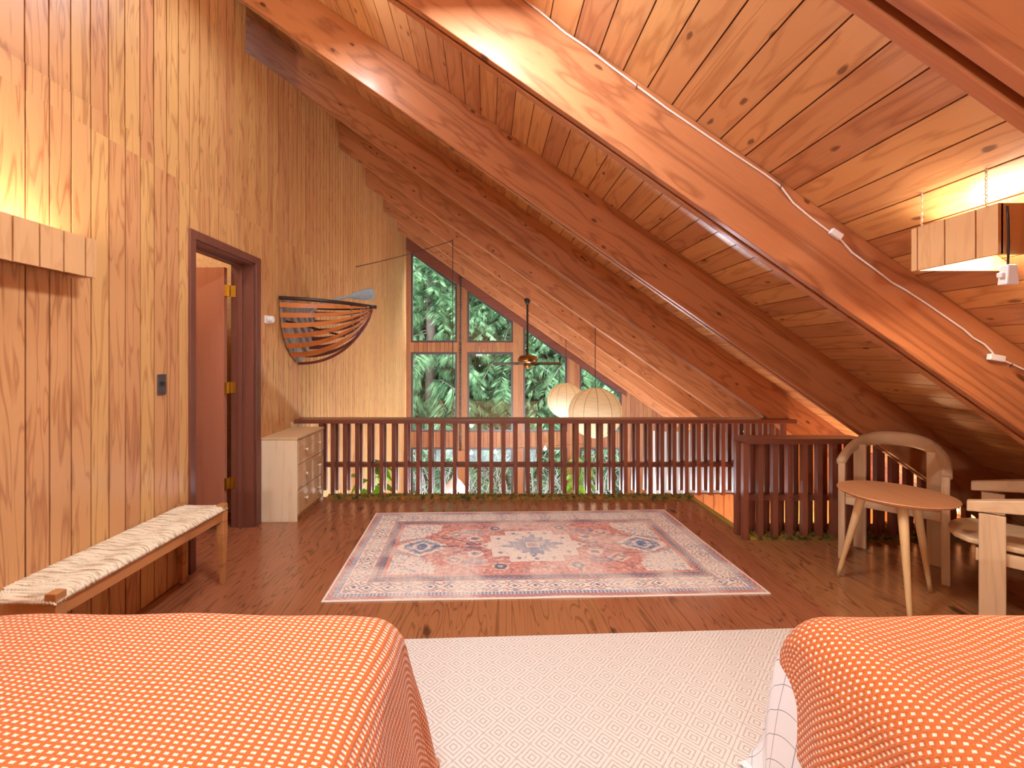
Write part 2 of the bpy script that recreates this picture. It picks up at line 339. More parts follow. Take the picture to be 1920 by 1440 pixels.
# ------------------------------------------------------------------ mesh helpers
class MB:
    def __init__(s): s.v = []; s.f = []
    def add(s, vs, fs):
        k = len(s.v); s.v += [tuple(p) for p in vs]; s.f += [tuple(i + k for i in f) for f in fs]; return s
    def hexa(s, b, t):     # bottom 4, top 4 (ccw from above)
        return s.add(list(b) + list(t), [(3, 2, 1, 0), (4, 5, 6, 7), (0, 1, 5, 4), (1, 2, 6, 5), (2, 3, 7, 6), (3, 0, 4, 7)])
    def box(s, x0, x1, y0, y1, z0, z1):
        return s.hexa([(x0, y0, z0), (x1, y0, z0), (x1, y1, z0), (x0, y1, z0)], [(x0, y0, z1), (x1, y0, z1), (x1, y1, z1), (x0, y1, z1)])
    def prism(s, poly, axis, a, b):     # convex/any polygon extruded along an axis
        def P(p, h): return {'X': (h, p[0], p[1]), 'Y': (p[0], h, p[1]), 'Z': (p[0], p[1], h)}[axis]
        n = len(poly); vs = [P(p, a) for p in poly] + [P(p, b) for p in poly]
        fs = [tuple(range(n))[::-1], tuple(range(n, 2 * n))] + [(i, (i + 1) % n, n + (i + 1) % n, n + i) for i in range(n)]
        return s.add(vs, fs)
    def tube(s, pts, r, seg=8, caps=True):
        pts = [Vector(p) for p in pts]; n = len(pts); rs = r if isinstance(r, (list, tuple)) else [r] * n
        k = len(s.v); up = None
        for i, p in enumerate(pts):
            t = (pts[min(i + 1, n - 1)] - pts[max(i - 1, 0)]).normalized()
            if up is None:
                up = Vector((0, 0, 1)) if abs(t.z) < .9 else Vector((1, 0, 0))
            a = t.cross(up)
            if a.length < 1e-4: a = t.cross(Vector((0, 1, 0)))
            a.normalize(); bb = a.cross(t).normalized(); up = bb
            for j in range(seg):
                th = 2 * math.pi * j / seg; s.v.append(tuple(p + (a * math.cos(th) + bb * math.sin(th)) * rs[i]))
        for i in range(n - 1):
            for j in range(seg):
                s.f.append((k + i * seg + j, k + i * seg + (j + 1) % seg, k + (i + 1) * seg + (j + 1) % seg, k + (i + 1) * seg + j))
        if caps: s.f.append(tuple(k + j for j in range(seg))[::-1]); s.f.append(tuple(k + (n - 1) * seg + j for j in range(seg)))
        return s
    def lathe(s, prof, seg=24, c=(0, 0, 0)):
        k = len(s.v)
        for (r, z) in prof:
            for j in range(seg):
                th = 2 * math.pi * j / seg; s.v.append((c[0] + r * math.cos(th), c[1] + r * math.sin(th), c[2] + z))
        for i in range(len(prof) - 1):
            for j in range(seg): s.f.append((k + i * seg + j, k + i * seg + (j + 1) % seg, k + (i + 1) * seg + (j + 1) % seg, k + (i + 1) * seg + j))
        s.f.append(tuple(k + j for j in range(seg))[::-1]); s.f.append(tuple(k + (len(prof) - 1) * seg + j for j in range(seg)))
        return s
    def sweep(s, path, sect):           # path: list of (pos, right, up); sect: list of (a,b)
        k = len(s.v); n = len(sect)
        for i, (p, rt, up) in enumerate(path):
            q = sect[i] if isinstance(sect[0][0], (list, tuple)) else sect
            n = len(q)
            for (a, b) in q: s.v.append(tuple(Vector(p) + Vector(rt) * a + Vector(up) * b))
        for i in range(len(path) - 1):
            for j in range(n): s.f.append((k + i * n + j, k + i * n + (j + 1) % n, k + (i + 1) * n + (j + 1) % n, k + (i + 1) * n + j))
        s.f.append(tuple(k + j for j in range(n))[::-1]); s.f.append(tuple(k + (len(path) - 1) * n + j for j in range(n)))
        return s
    def build(s, name, mat, parent=None, smooth=False, bevel=0, loc=None, rot=None):
        me = bpy.data.meshes.new(name); me.from_pydata(s.v, [], s.f); me.validate(); me.update()
        me.materials.append(mat)
        o = bpy.data.objects.new(name, me); C.objects.link(o)
        import bmesh
        b = bmesh.new(); b.from_mesh(me); bmesh.ops.recalc_face_normals(b, faces=b.faces); b.to_mesh(me); b.free()
        if smooth:
            for p in me.polygons: p.use_smooth = True
        if bevel:
            md = o.modifiers.new('bevel', 'BEVEL'); md.width = bevel; md.segments = 2; md.limit_method = 'ANGLE'; md.angle_limit = R(35)
        if loc: o.location = loc
        if rot: o.rotation_euler = rot
        if parent: o.parent = parent
        return o

def thing(name, label, cat, loc=(0, 0, 0), rz=0, group=None):
    o = bpy.data.objects.new(name, None); C.objects.link(o); o.empty_display_size = .1
    o.location = loc; o.rotation_euler = (0, 0, rz); return tag(o, label, cat, group)
def tag(o, label, cat, group=None, kind=None):
    o['label'] = label; o['category'] = cat
    if group: o['group'] = group
    if kind: o['kind'] = kind
    return o
def struct(o, label=None, cat=None):
    o['kind'] = 'structure'
    if label: o['label'] = label; o['category'] = cat
    return o
def at(x, y, d):        # point seen at pixel (x, y) at distance d
    return Vector(((x - CX) * d / F_PX, d, CAM_H - (y - CY) * d / F_PX))

# ------------------------------------------------------------------ room shell
WX = -1.88            # face of the left wall
CEIL0, SLOPE = 3.106, .70
ANG = math.atan(SLOPE); CA = math.cos(ANG)
ceil_z = lambda x: CEIL0 - SLOPE * x
Z_LOW = -2.55         # lower storey floor
Y_GABLE = 10.45

def grooved(mb, lo, hi, off, front, back, z0, z1, axis='Y', gap=.008, sgn=1):
    """vertical boards between grooves at off+k*GP; z0/z1 are functions of the running coordinate"""
    k = math.floor((lo - off) / GP)
    while off + k * GP < hi:
        a = max(lo, off + k * GP + gap / 2); b = min(hi, off + (k + 1) * GP - gap / 2); k += 1
        if b - a < .004: continue
        za0, zb0, za1, zb1 = z0(a), z0(b), z1(a), z1(b)
        if za1 - za0 < .004 and zb1 - zb0 < .004: continue
        za1 = max(za1, za0 + .001); zb1 = max(zb1, zb0 + .001)
        if axis == 'Y':
            x0, x1 = min(front, back), max(front, back)
            mb.hexa([(x0, a, za0), (x1, a, za0), (x1, b, zb0), (x0, b, zb0)], [(x0, a, za1), (x1, a, za1), (x1, b, zb1), (x0, b, zb1)])
        else:
            y0, y1 = min(front, back), max(front, back)
            mb.hexa([(a, y0, za0), (b, y0, zb0), (b, y1, zb0), (a, y1, za0)], [(a, y0, za1), (b, y0, zb1), (b, y1, zb1), (a, y1, za1)])

mb = MB()
K = lambda v: (lambda t: v)
top_z = ceil_z(WX) + .05
def wall_run(a, b, zlo, zhi, lower):
    f = WX + (.003 if lower else 0)
    grooved(mb, a, b, 2.024, f, WX - .012, zlo, zhi, gap=.008 if a < 3.8 else .013)
DOOR_A, DOOR_B, DOOR_T = 2.865, 3.625, 2.13
notch = lambda y: 2.6755 + .307 * min(y, 4.48)
wall_run(-3.6, DOOR_A, K(0), K(2.56), True); wall_run(DOOR_A, DOOR_B, K(DOOR_T), K(2.56), True); wall_run(DOOR_B, 3.88, K(0), K(2.56), True)
wall_run(-3.6, 3.49, K(2.562), K(top_z), False); wall_run(3.49, 3.88, K(2.562), notch, False)
wall_run(3.88, 4.40, K(0), K(2.34), True); wall_run(4.40, Y_GABLE, K(Z_LOW), K(2.34), True)
wall_run(3.88, 4.575, K(2.342), notch, False); wall_run(4.575, Y_GABLE, K(2.342), K(top_z), False)
wall_left = struct(mb.build('wall_left', m_wall))
# dark stained core that shows in the grooves
mb = MB()
core = [(-3.6, DOOR_A, 0, top_z), (DOOR_A, 3.49, DOOR_T, top_z), (4.575, Y_GABLE, Z_LOW, top_z)]
for a, b, z0, z1 in core: mb.box(WX - .12, WX - .010, a, b, z0, z1)
def cseg(a, b, z0):
    mb.hexa([(WX - .12, a, z0), (WX - .010, a, z0), (WX - .010, b, z0), (WX - .12, b, z0)],
            [(WX - .12, a, notch(a)), (WX - .010, a, notch(a)), (WX - .010, b, notch(b)), (WX - .12, b, notch(b))])
cseg(3.49, DOOR_B, DOOR_T); cseg(DOOR_B, 4.48, 0); cseg(4.48, 4.575, Z_LOW)
struct(mb.build('wall_left_core', m_groove))

# door opening core overlap guard: cut is produced by the segments above
# ceiling decking, built flat in local axes (x down the slope) and tilted
mb = MB(); BP = .1356; bo = -.056
k0 = math.floor((-1.9 / CA - .2) / BP) - 9
x = bo + k0 * BP
while x < 7.6 / CA:
    mb.box(x + .003, x + BP - .003, -3.6, Y_GABLE, .0, .03); x += BP
xe_ = x
ceiling = struct(mb.build('ceiling', m_ceil, bevel=0, loc=(0, 0, CEIL0), rot=(0, ANG, 0)))

o = MB().box(bo + k0 * BP, xe_, -3.6, Y_GABLE, .008, .16).build('ceiling_backing', m_groove, loc=(0, 0, CEIL0), rot=(0, ANG, 0)); struct(o)
# outer shell behind the wall, back wall, lower floor
o = MB().box(-3.35, -3.25, -3.6, Y_GABLE, Z_LOW, 5.35).build('wall_outer', m_wall); struct(o)
mb = MB(); poly = [(-3.3, Z_LOW), (7.7, Z_LOW), (-3.3, ceil_z(-3.3) + .1)]
o = MB().prism(poly, 'Y', -3.72, -3.6).build('wall_back', m_wall_x); struct(o)
o = MB().box(-3.3, 8.2, 4.3, Y_GABLE + .1, Z_LOW - .2, Z_LOW).build('floor_lower', m_floor); struct(o)

# loft floor with the stair opening
mb = MB()
mb.box(WX - .12, 2.0, -3.6, 4.40, -.22, 0)
mb.box(2.0, 4.75, -3.6, 3.55, -.22, 0)
mb.box(-3.3, WX - .12, 2.4, 4.4, -.22, 0)
floor = struct(mb.build('floor', m_floor))

# stairwell panelling: far side faces the camera, right side under the eave
mb = MB()
grooved(mb, 2.0, 4.9, .02, 4.42, 4.43, K(Z_LOW), K(.02), 'X')
mb.box(2.0, 4.9, 4.428, 4.47, Z_LOW, .02)
st1 = struct(mb.build('wall_stairwell', m_wall_x))
mb = MB()
xe = lambda x_: min(ceil_z(x_) - .0, 9)
grooved(mb, 3.08, 4.5, .02, 4.60, 4.61, K(.02), lambda x_: max(.03, ceil_z(x_) - .02), 'X')
mb.hexa([(3.08, 4.608, Z_LOW), (7.6, 4.608, Z_LOW), (7.6, 4.66, Z_LOW), (3.08, 4.66, Z_LOW)],
        [(3.08, 4.608, ceil_z(3.08)), (7.6, 4.608, ceil_z(7.6)), (7.6, 4.66, ceil_z(7.6)), (3.08, 4.66, ceil_z(3.08))])
st2 = struct(mb.build('wall_knee', m_wall_x))
o = struct(MB().box(4.05, 4.12, 3.5, 4.42, Z_LOW, .0).build('wall_stair_end', m_wall_x))
o = struct(MB().box(1.9, 2.0, 3.42, 4.42, Z_LOW, -.22).build('wall_stair_side', m_wall_x))
o = struct(MB().box(2.0, 4.1, 3.55, 3.6, Z_LOW, -.22).build('wall_stair_front', m_wall_x))
# whitewashed partition on the lower storey seen through the balusters
o = struct(MB().hexa([(2.3, 6.1, Z_LOW), (5.5, 6.1, Z_LOW), (5.5, 6.2, Z_LOW), (2.3, 6.2, Z_LOW)],
                     [(2.3, 6.1, .36), (3.25, 6.1, .36), (3.25, 6.2, .36), (2.3, 6.2, .36)]).build('wall_partition', m_whitewall))

# ------------------------------------------------------------------ gable end: posts, transoms, boarding, ten windows
S = F_PX / Y_GABLE
gx = lambda px: (px - CX) / S
gz = lambda py: CAM_H - (py - CY) / S
rake = lambda x_: gz(475) - .666 * (x_ - gx(772.5))
posts = [(gx(761), gx(770)), (gx(857), gx(876)), (gx(962), gx(981)), (gx(1064), gx(1087)), (gx(1166), gx(1173))]
T1 = (gz(660), gz(642)); T2 = (gz(839), gz(810)); LOW = gz(985)
mb = MB()
for a, b in posts:
    mb.hexa([(a, Y_GABLE, Z_LOW), (b, Y_GABLE, Z_LOW), (b, Y_GABLE + .12, Z_LOW), (a, Y_GABLE + .12, Z_LOW)],
            [(a, Y_GABLE, rake(a)), (b, Y_GABLE, rake(b)), (b, Y_GABLE + .12, rake(b)), (a, Y_GABLE + .12, rake(a))])
for i in range(4):
    a, b = posts[i][1], posts[i + 1][0]
    if i < 2: grooved(mb, a, b, .02, Y_GABLE, Y_GABLE + .12, K(T1[0]), K(T1[1]), 'X', .006)
    grooved(mb, a, b, .02, Y_GABLE, Y_GABLE + .12, K(T2[0]), K(T2[1]), 'X', .006)
    grooved(mb, a, b, .02, Y_GABLE, Y_GABLE + .12, K(Z_LOW), K(LOW), 'X', .006)
# boards to the right of the glazing
grooved(mb, posts[4][1], 8.0, .02, Y_GABLE, Y_GABLE + .01, K(Z_LOW), lambda x_: max(Z_LOW + .01, ceil_z(x_)), 'X')
a = posts[4][1]
mb.hexa([(a, Y_GABLE + .009, Z_LOW), (8, Y_GABLE + .009, Z_LOW), (8, Y_GABLE + .12, Z_LOW), (a, Y_GABLE + .12, Z_LOW)],
        [(a, Y_GABLE + .009, ceil_z(a)), (8, Y_GABLE + .009, Z_LOW + .02), (8, Y_GABLE + .12, Z_LOW + .02), (a, Y_GABLE + .12, ceil_z(a))])
wall_far = struct(mb.build('wall_far', m_gable))
# sloping head board above the glass
mb = MB(); a, b = WX - .1, posts[4][1] + .02
mb.hexa([(a, Y_GABLE - .03, rake(a) - .01), (b, Y_GABLE - .03, rake(b) - .01), (b, Y_GABLE + .12, rake(b) - .01), (a, Y_GABLE + .12, rake(a) - .01)],
        [(a, Y_GABLE - .03, ceil_z(a) + .05), (b, Y_GABLE - .03, ceil_z(b) + .05), (b, Y_GABLE + .12, ceil_z(b) + .05), (a, Y_GABLE + .12, ceil_z(a) + .05)])
struct(mb.build('trim_1', m_rail_x))
mb = MB().hexa([(WX + .0, 10.1, Z_LOW), (WX + .07, 10.1, Z_LOW), (WX + .07, Y_GABLE, Z_LOW), (WX + .0, Y_GABLE, Z_LOW)],
               [(WX + .0, 10.1, -.75), (WX + .07, 10.1, -.75), (WX + .07, Y_GABLE, -.45), (WX + .0, Y_GABLE, -.45)])
struct(mb.build('trim_2', m_case))

def window(i, a, b, z0, z1a, z1b):
    fr = .045; mb = MB(); y0, y1 = Y_GABLE + .02, Y_GABLE + .09
    mb.hexa([(a, y0, z0), (a + fr, y0, z0), (a + fr, y1, z0), (a, y1, z0)], [(a, y0, z1a), (a + fr, y0, z1a + (z1b - z1a) * fr / (b - a)), (a + fr, y1, z1a + (z1b - z1a) * fr / (b - a)), (a, y1, z1a)])
    mb.hexa([(b - fr, y0, z0), (b, y0, z0), (b, y1, z0), (b - fr, y1, z0)], [(b - fr, y0, z1b - (z1b - z1a) * fr / (b - a)), (b, y0, z1b), (b, y1, z1b), (b - fr, y1, z1b - (z1b - z1a) * fr / (b - a))])
    mb.box(a + fr, b - fr, y0, y1, z0, z0 + fr)
    mb.hexa([(a + fr, y0, z1a - fr - .01), (b - fr, y0, z1b - fr - .01), (b - fr, y1, z1b - fr - .01), (a + fr, y1, z1a - fr - .01)],
            [(a + fr, y0, z1a), (b - fr, y0, z1b), (b - fr, y1, z1b), (a + fr, y1, z1a)])
    w_ = thing('window_%d' % i, 'x', 'window'); del w_['label']; del w_['category']; w_['kind'] = 'structure'
    mb.build('window_frame', m_winframe, w_)
    g = MB(); g.add([(a + .01, Y_GABLE + .055, z0 + .01), (b - .01, Y_GABLE + .055, z0 + .01), (b - .01, Y_GABLE + .055, z1b - .01), (a + .01, Y_GABLE + .055, z1a - .01)], [(0, 1, 2, 3)])
    g.build('window_pane', m_glass, w_)
m_winframe = plain('dark_bronze_sash', lin(84, 70, 68), .4, .2)
n_w = 0
for i in range(4):
    a, b = posts[i][1], posts[i + 1][0]
    if i < 2:
        n_w += 1; window(n_w, a, b, T1[1], rake(a), rake(b))
        n_w += 1; window(n_w, a, b, T2[1], T1[0], T1[0])
    else:
        n_w += 1; window(n_w, a, b, T2[1], rake(a), rake(b))
    n_w += 1; window(n_w, a, b, LOW, T2[0], T2[0])

# ------------------------------------------------------------------ ceiling beams
BEAM_D = .308
names = ['nearest roof beam, only its dark face showing in the top right corner of the photo',
         'wide honey coloured roof beam carrying the white cable across the middle of the ceiling',
         'roof beam next beyond the one with the white cable, ending above the near railing',
         'roof beam that ends above the long far railing, running up to the top left',
         'first roof beam past the far railing, its dark end meeting the slatted wall',
         'roof beam from which the ceiling fan rod hangs',
         'second roof beam from the gable windows',
         'farthest roof beam, just in front of the gable windows']
ys = [.93] + [.82 + 1.22 * k for k in range(1, 8)]
for i, y in enumerate(ys):
    X0 = -2.55 if i == 3 else (-1.95 if i > 3 else -1.86)
    X1 = 4.15 if i < 3 else (4.4 if i == 3 else 7.2)
    if i == 3: X1 = 4.4
    b_ = thing('roof_beam', names[i], 'beam', (0, y, CEIL0), 0, 'roof beams')
    b_.rotation_euler = (0, ANG, 0)
    a, e = X0 / CA - .15, X1 / CA
    xo = lambda X, zl: X / CA - zl * SLOPE     # local x so that the end is plumb at world X
    for k, (y0, y1) in enumerate(((0, .036), (.058, .094))):
        mb = MB(); y0 += .0; d = -BEAM_D
        # plumb-cut left end and level foot at the floor
        def lx(X, zl): return X / CA - zl * math.tan(ANG)
        v = [(lx(X0, d), d), (lx(X1, d), d), (lx(X1, .0), .0), (lx(X0, .0), .0)]
        mb.prism(v, 'Y', y0, y1)
        mb.build('beam_plank', m_beam, b_, bevel=.004)
    # recessed filler between the two planks
    mb = MB(); mb.prism([(lx(X0, -.2), -BEAM_D + .05), (lx(X1, -.2), -BEAM_D + .05), (lx(X1, 0), 0), (lx(X0, 0), 0)], 'Y', .037, .057)
    f_ = mb.build('filler_strip', m_case, b_)
    if i in (1, 2):
        for xx in ((-.2, 2.2) if i == 1 else (2.1,)):
            MB().box(xx, xx + .07, .0365, .0575, -BEAM_D + .006, -BEAM_D + .048).build('spacer_block', m_case, b_)

# ------------------------------------------------------------------ door on the left
d1 = thing('door_1', 'x', 'door'); del d1['label']; del d1['category']; d1['kind'] = 'structure'
mb = MB()   # casing on the room face
cw = .05
mb.box(WX, WX + .018, DOOR_A - cw, DOOR_A + .005, 0, DOOR_T + cw)
mb.box(WX, WX + .018, DOOR_B - .005, DOOR_B + .07, 0, DOOR_T + cw)
mb.box(WX, WX + .018, DOOR_A + .005, DOOR_B - .005, DOOR_T - .005, DOOR_T + cw)
mb.build('door_casing', m_case, d1, bevel=.003)
mb = MB()
JX = -2.06
mb.box(JX, WX + .001, DOOR_A - .001, DOOR_A + .02, 0, DOOR_T)
mb.box(JX, WX + .001, DOOR_B - .02, DOOR_B + .001, 0, DOOR_T)
mb.box(JX, WX + .001, DOOR_A, DOOR_B, DOOR_T - .02, DOOR_T + .001)
mb.box(-2.0, -1.965, DOOR_A + .02, DOOR_A + .034, 0, DOOR_T - .02)   # stops
mb.box(-2.0, -1.965, DOOR_B - .034, DOOR_B - .02, 0, DOOR_T - .02)
mb.box(-2.0, -1.965, DOOR_A + .02, DOOR_B - .02, DOOR_T - .034, DOOR_T - .02)
mb.build('door_jamb', m_case, d1, bevel=.002)
leaf = MB().box(-2.82, -2.085, 3.555, 3.595, .035, 2.085).build('door_leaf', m_door, d1, bevel=.002)
for z in (.36, 1.125, 1.90):
    h = MB().box(-2.087, -2.066, 3.556, 3.594, z - .045, z + .045)
    h.box(-2.066, -2.02, 3.601, 3.605, z - .045, z + .045)
    h.tube([(-2.072, 3.603, z - .047), (-2.072, 3.603, z + .047)], .006, 8)
    h.build('hinge', m_brass, leaf)
# the little store room behind the door
cl = MB().box(-3.25, -2.0, 3.95, 4.0, 0, 3.0).build('wall_store', m_osb); struct(cl)
cl = MB().box(-3.25, -2.0, 2.42, 2.47, 0, 3.0).build('wall_store_near', m_osb); struct(cl)
cl = MB().box(-3.25, -2.0, 2.42, 4.0, 2.95, 3.0).build('ceiling_store', m_osb); struct(cl)
bl = thing('store_fill_bulb', 'unseen bulb added to light the store room behind the open door', 'lamp', (-2.6, 3.2, 2.95))
MB().lathe([(.05, 0), (.05, -.02), (.025, -.05), (.02, -.07)]).build('lamp_holder', m_white, bl)
MB().lathe([(.012, -.07), (.03, -.1), (.033, -.13), (.02, -.16), (.002, -.165)], 16).build('bulb', m_bulb, bl, smooth=True)
point('store_fill_light', (-2.6, 3.15, 2.72), 14, (1, .86, .7), .06)  # unseen source added to brighten the store room

# ------------------------------------------------------------------ railings
def railing(name, label, x0, x1, yf, yb, ztop, pitch, xs, wb, tb, zb_front, zb_back, xrail):
    r = thing(name, label, 'railing', (x0, yf, 0), 0)
    L = lambda p: (p[0] - x0, p[1] - yf)
    MB().box(0, xrail - x0, -.045, (yb - yf) + tb / 2 + .02, ztop - .038, ztop).build('top_rail', m_rail_x, r, bevel=.003)
    MB().box(.01, xrail - x0, tb / 2 + .001, (yb - yf) - tb / 2 - .001, .285, .325).build('mid_rail', m_rail_x, r, bevel=.002)
    x = xs; k = 0
    while x < x1:
        for (yy, zb) in ((yf, zb_front), (yb, zb_back)):
            X1, X2 = x - wb / 2, x + wb / 2
            if x > 2.55:       # tops follow the beam / ceiling above
                zt1, zt2 = min(ztop - .039, ztf(X1, yy)), min(ztop - .039, ztf(X2, yy))
            else: zt1 = zt2 = ztop - .039
            if min(zt1, zt2) < zb + .05: continue
            m = MB().hexa([(X1 - x0, yy - yf - tb / 2, zb), (X2 - x0, yy - yf - tb / 2, zb), (X2 - x0, yy - yf + tb / 2, zb), (X1 - x0, yy - yf + tb / 2, zb)],
                          [(X1 - x0, yy - yf - tb / 2, zt1), (X2 - x0, yy - yf - tb / 2, zt2), (X2 - x0, yy - yf + tb / 2, zt2), (X1 - x0, yy - yf + tb / 2, zt1)])
            if yy == yf and x < 3:
                m.lathe([(.007, 0), (.006, .003), (.002, .005)], 8)
                n8 = 24
                m.v[-n8:] = [(x - x0 + q[0], -tb / 2 - q[2], .305 + q[1]) for q in m.v[-n8:]]
            m.build('baluster', m_rail, r)
        x += pitch
    return r
ztf = lambda X, y: (2.73 if y > 4.45 else CEIL0) - SLOPE * X - .04
# far railing: front row plane y=4.41, back row y=4.52
rail_far = railing('loft_railing', 'long dark red railing of double staggered slats across the far edge of the loft', -1.875, 3.0, 4.405, 4.515, .762, .1196, -1.631, .038, .038, .02, .035, 3.02)
rail_near = railing('stair_railing', 'short dark red slatted railing behind the round table, in front of the stairwell', 1.93, 3.75, 3.365, 3.465, .762, .1107, 1.936, .038, .036, .0, .0, 2.83)

# shag carpet edging
def shag(name, label, x0, x1, y0, y1, n, h, seed, z=0.0, base=.03):
    rnd = np.random.RandomState(seed); mb = MB()
    mb.box(x0, x1, y0 + .012, y1 - .012, z, z + base)
    for _ in range(n):
        x = rnd.uniform(x0, x1); y = rnd.uniform(y0 + .01, y1 - .01); a = rnd.uniform(0, 6.28); l_ = rnd.uniform(.5, 1) * h; wd = .005
        dx, dy = math.cos(a) * l_ * rnd.uniform(.2, 1.0), math.sin(a) * l_ * rnd.uniform(.2, .9)
        zz = z + base * rnd.uniform(.1, .95)
        p = (x, y, zz); q = (x + dx * .5, y + dy * .5, zz + l_ * .6); t = (x + dx, y + dy, zz + l_ * rnd.uniform(.35, .8))
        nx, ny = -math.sin(a) * wd, math.cos(a) * wd
        mb.add([(p[0] - nx, p[1] - ny, max(p[2], z)), (p[0] + nx, p[1] + ny, max(p[2], z)), (q[0] + nx, q[1] + ny, q[2]), (q[0] - nx, q[1] - ny, q[2]), t],
               [(0, 1, 2, 3), (3, 2, 4)])
    o = mb.build(name, m_shag); return tag(o, label, 'carpet', kind='stuff')
shag('shag_carpet_edge', 'green and gold shag carpet strip along the foot of the long far railing', -1.54, 1.99, 4.31, 4.40, 5200, .035, 1)
shag('shag_carpet_edge', 'green and gold shag carpet ledge under the short near railing by the stairs', 2.02, 4.2, 3.335, 3.62, 8500, .038, 2)
tag(MB().box(1.975, 2.02, 3.35, 4.36, 0.0005, .012).build('floor_edge_strip', m_strip, bevel=.003), 'dull brass strip edging the floor beside the stair opening', 'edge strip')

# ------------------------------------------------------------------ dresser
dr = thing('chest_of_drawers', 'small raw pine chest with three drawers against the wall beside the railing', 'dresser', (-1.875, 3.72, 0))
DW, DD, DH = .30, .60, .70
mb = MB(); mb.box(0, DW - .002, 0, .018, 0, DH - .018); mb.build('side_panel', m_pine, dr, bevel=.002)
mb = MB(); mb.box(0, DW - .002, DD - .018, DD, 0, DH - .018); mb.build('side_panel', m_pine, dr, bevel=.002)
MB().box(-.0, DW + .004, -.004, DD + .004, DH - .018, DH).build('top_panel', m_pine_y, dr, bevel=.002)
MB().box(.004, .012, .018, DD - .018, .04, DH - .018).build('back_panel', m_pine_y, dr)
MB().box(DW - .05, DW - .03, .018, DD - .018, .0, .05).build('plinth', m_pine_y, dr)
for k in range(3):
    z0 = .055 + k * .2085
    d_ = MB().box(.04, DW, .022, DD - .022, z0, z0 + .203).build('drawer', m_pine_y, dr, bevel=.002)
    for yy in (.15, DD - .15):
        kb = MB().lathe([(.006, 0), (.006, .012), (.013, .018), (.015, .026), (.010, .032), (.002, .034)], 14)
        kb.v = [(DW + q[2], yy + q[0], z0 + .105 + q[1]) for q in kb.v]
        kb.build('knob', m_pine, d_, smooth=True)

# ------------------------------------------------------------------ bench with rush seat
bn = thing('rush_seat_bench', 'long low wooden bench with a woven rush seat along the panelled left wall', 'bench', (-1.735, 2.2, 0), -R(1.5))
BL, BW, SH = 1.06, .29, .475
for (sx, sy) in ((-1, -1), (1, -1), (1, 1), (-1, 1)):
    cx, cy = sx * (BW / 2 - .022), sy * (BL / 2 - .022)
    t = .022; bq = .013 if True else t
    m = MB(); m.hexa([(cx - bq - (0 if sx < 0 else -.006), cy - bq, 0), (cx + bq, cy - bq, 0), (cx + bq, cy + bq, 0), (cx - bq, cy + bq, 0)],
                     [(cx - t, cy - t, .30), (cx + t, cy - t, .30), (cx + t, cy + t, .30), (cx - t, cy + t, .30)])
    m.box(cx - t, cx + t, cy - t, cy + t, .30, SH + .007)
    m.build('leg', m_bench, bn, bevel=.003)
for sx in (-1, 1):
    x = sx * (BW / 2 - .018); MB().box(x - .011, x + .011, -BL / 2 + .044, BL / 2 - .044, .385, .448).build('side_rail', m_bench, bn, bevel=.003)
for sy in (-1, 1):
    y = sy * (BL / 2 - .018); MB().box(-BW / 2 + .044, BW / 2 - .044, y - .011, y + .011, .385, .448).build('end_rail', m_bench, bn, bevel=.003)
# rush seat: pillowed grid with strands wrapped over all four edges, mitred corners
rnd = np.random.RandomState(4)
nx, ny = 56, 380; vs = []; fs = []
hx, hy = BW / 2 + .004, BL / 2 + .004
for j in range(ny + 1):
    for i in range(nx + 1):
        u, v = i / nx * 2 - 1, j / ny * 2 - 1
        x, y = u * hx, v * hy
        ex, ey = hx - abs(x), hy - abs(y)
        e = min(ex, ey)
        z = SH - .030 * math.exp(-e / .011) - .007 * math.exp(-((ex - hx) / .05) ** 2) * (1 if ey > hx * .9 else ey / hx)
        strand = y if ex < ey else x                       # strands cross the nearest edge
        z += .0022 * math.sin(strand * 2 * math.pi / .0085 + math.sin(x * 40) * .4) + .0012 * math.sin(strand * 410 + 5 * x)
        z -= .004 * math.exp(-abs(ex - ey) / .006)
        z += rnd.uniform(-.0012, .0012)
        # corner cut for the posts
        if ex < .046 and ey < .046: z = min(z, SH - .012)
        vs.append((x, y, z))
for j in range(ny):
    for i in range(nx):
        a = j * (nx + 1) + i; fs.append((a, a + 1, a + nx + 2, a + nx + 1))
# skirt and underside
m = MB(); m.add(vs, fs); N0 = len(m.v)
ring = [i for i in range(nx + 1)] + [j * (nx + 1) + nx for j in range(1, ny + 1)] + [ny * (nx + 1) + i for i in range(nx - 1, -1, -1)] + [j * (nx + 1) for j in range(ny - 1, 0, -1)]
for i in ring:
    p = m.v[i]; m.v.append((p[0] * .985, p[1] * .996, .447))
for q in range(len(ring)):
    m.f.append((ring[q], ring[(q + 1) % len(ring)], N0 + (q + 1) % len(ring), N0 + q))
m.f.append(tuple(range(N0, N0 + len(ring)))[::-1])
m.build('seat', m_rush, bn, smooth=True)

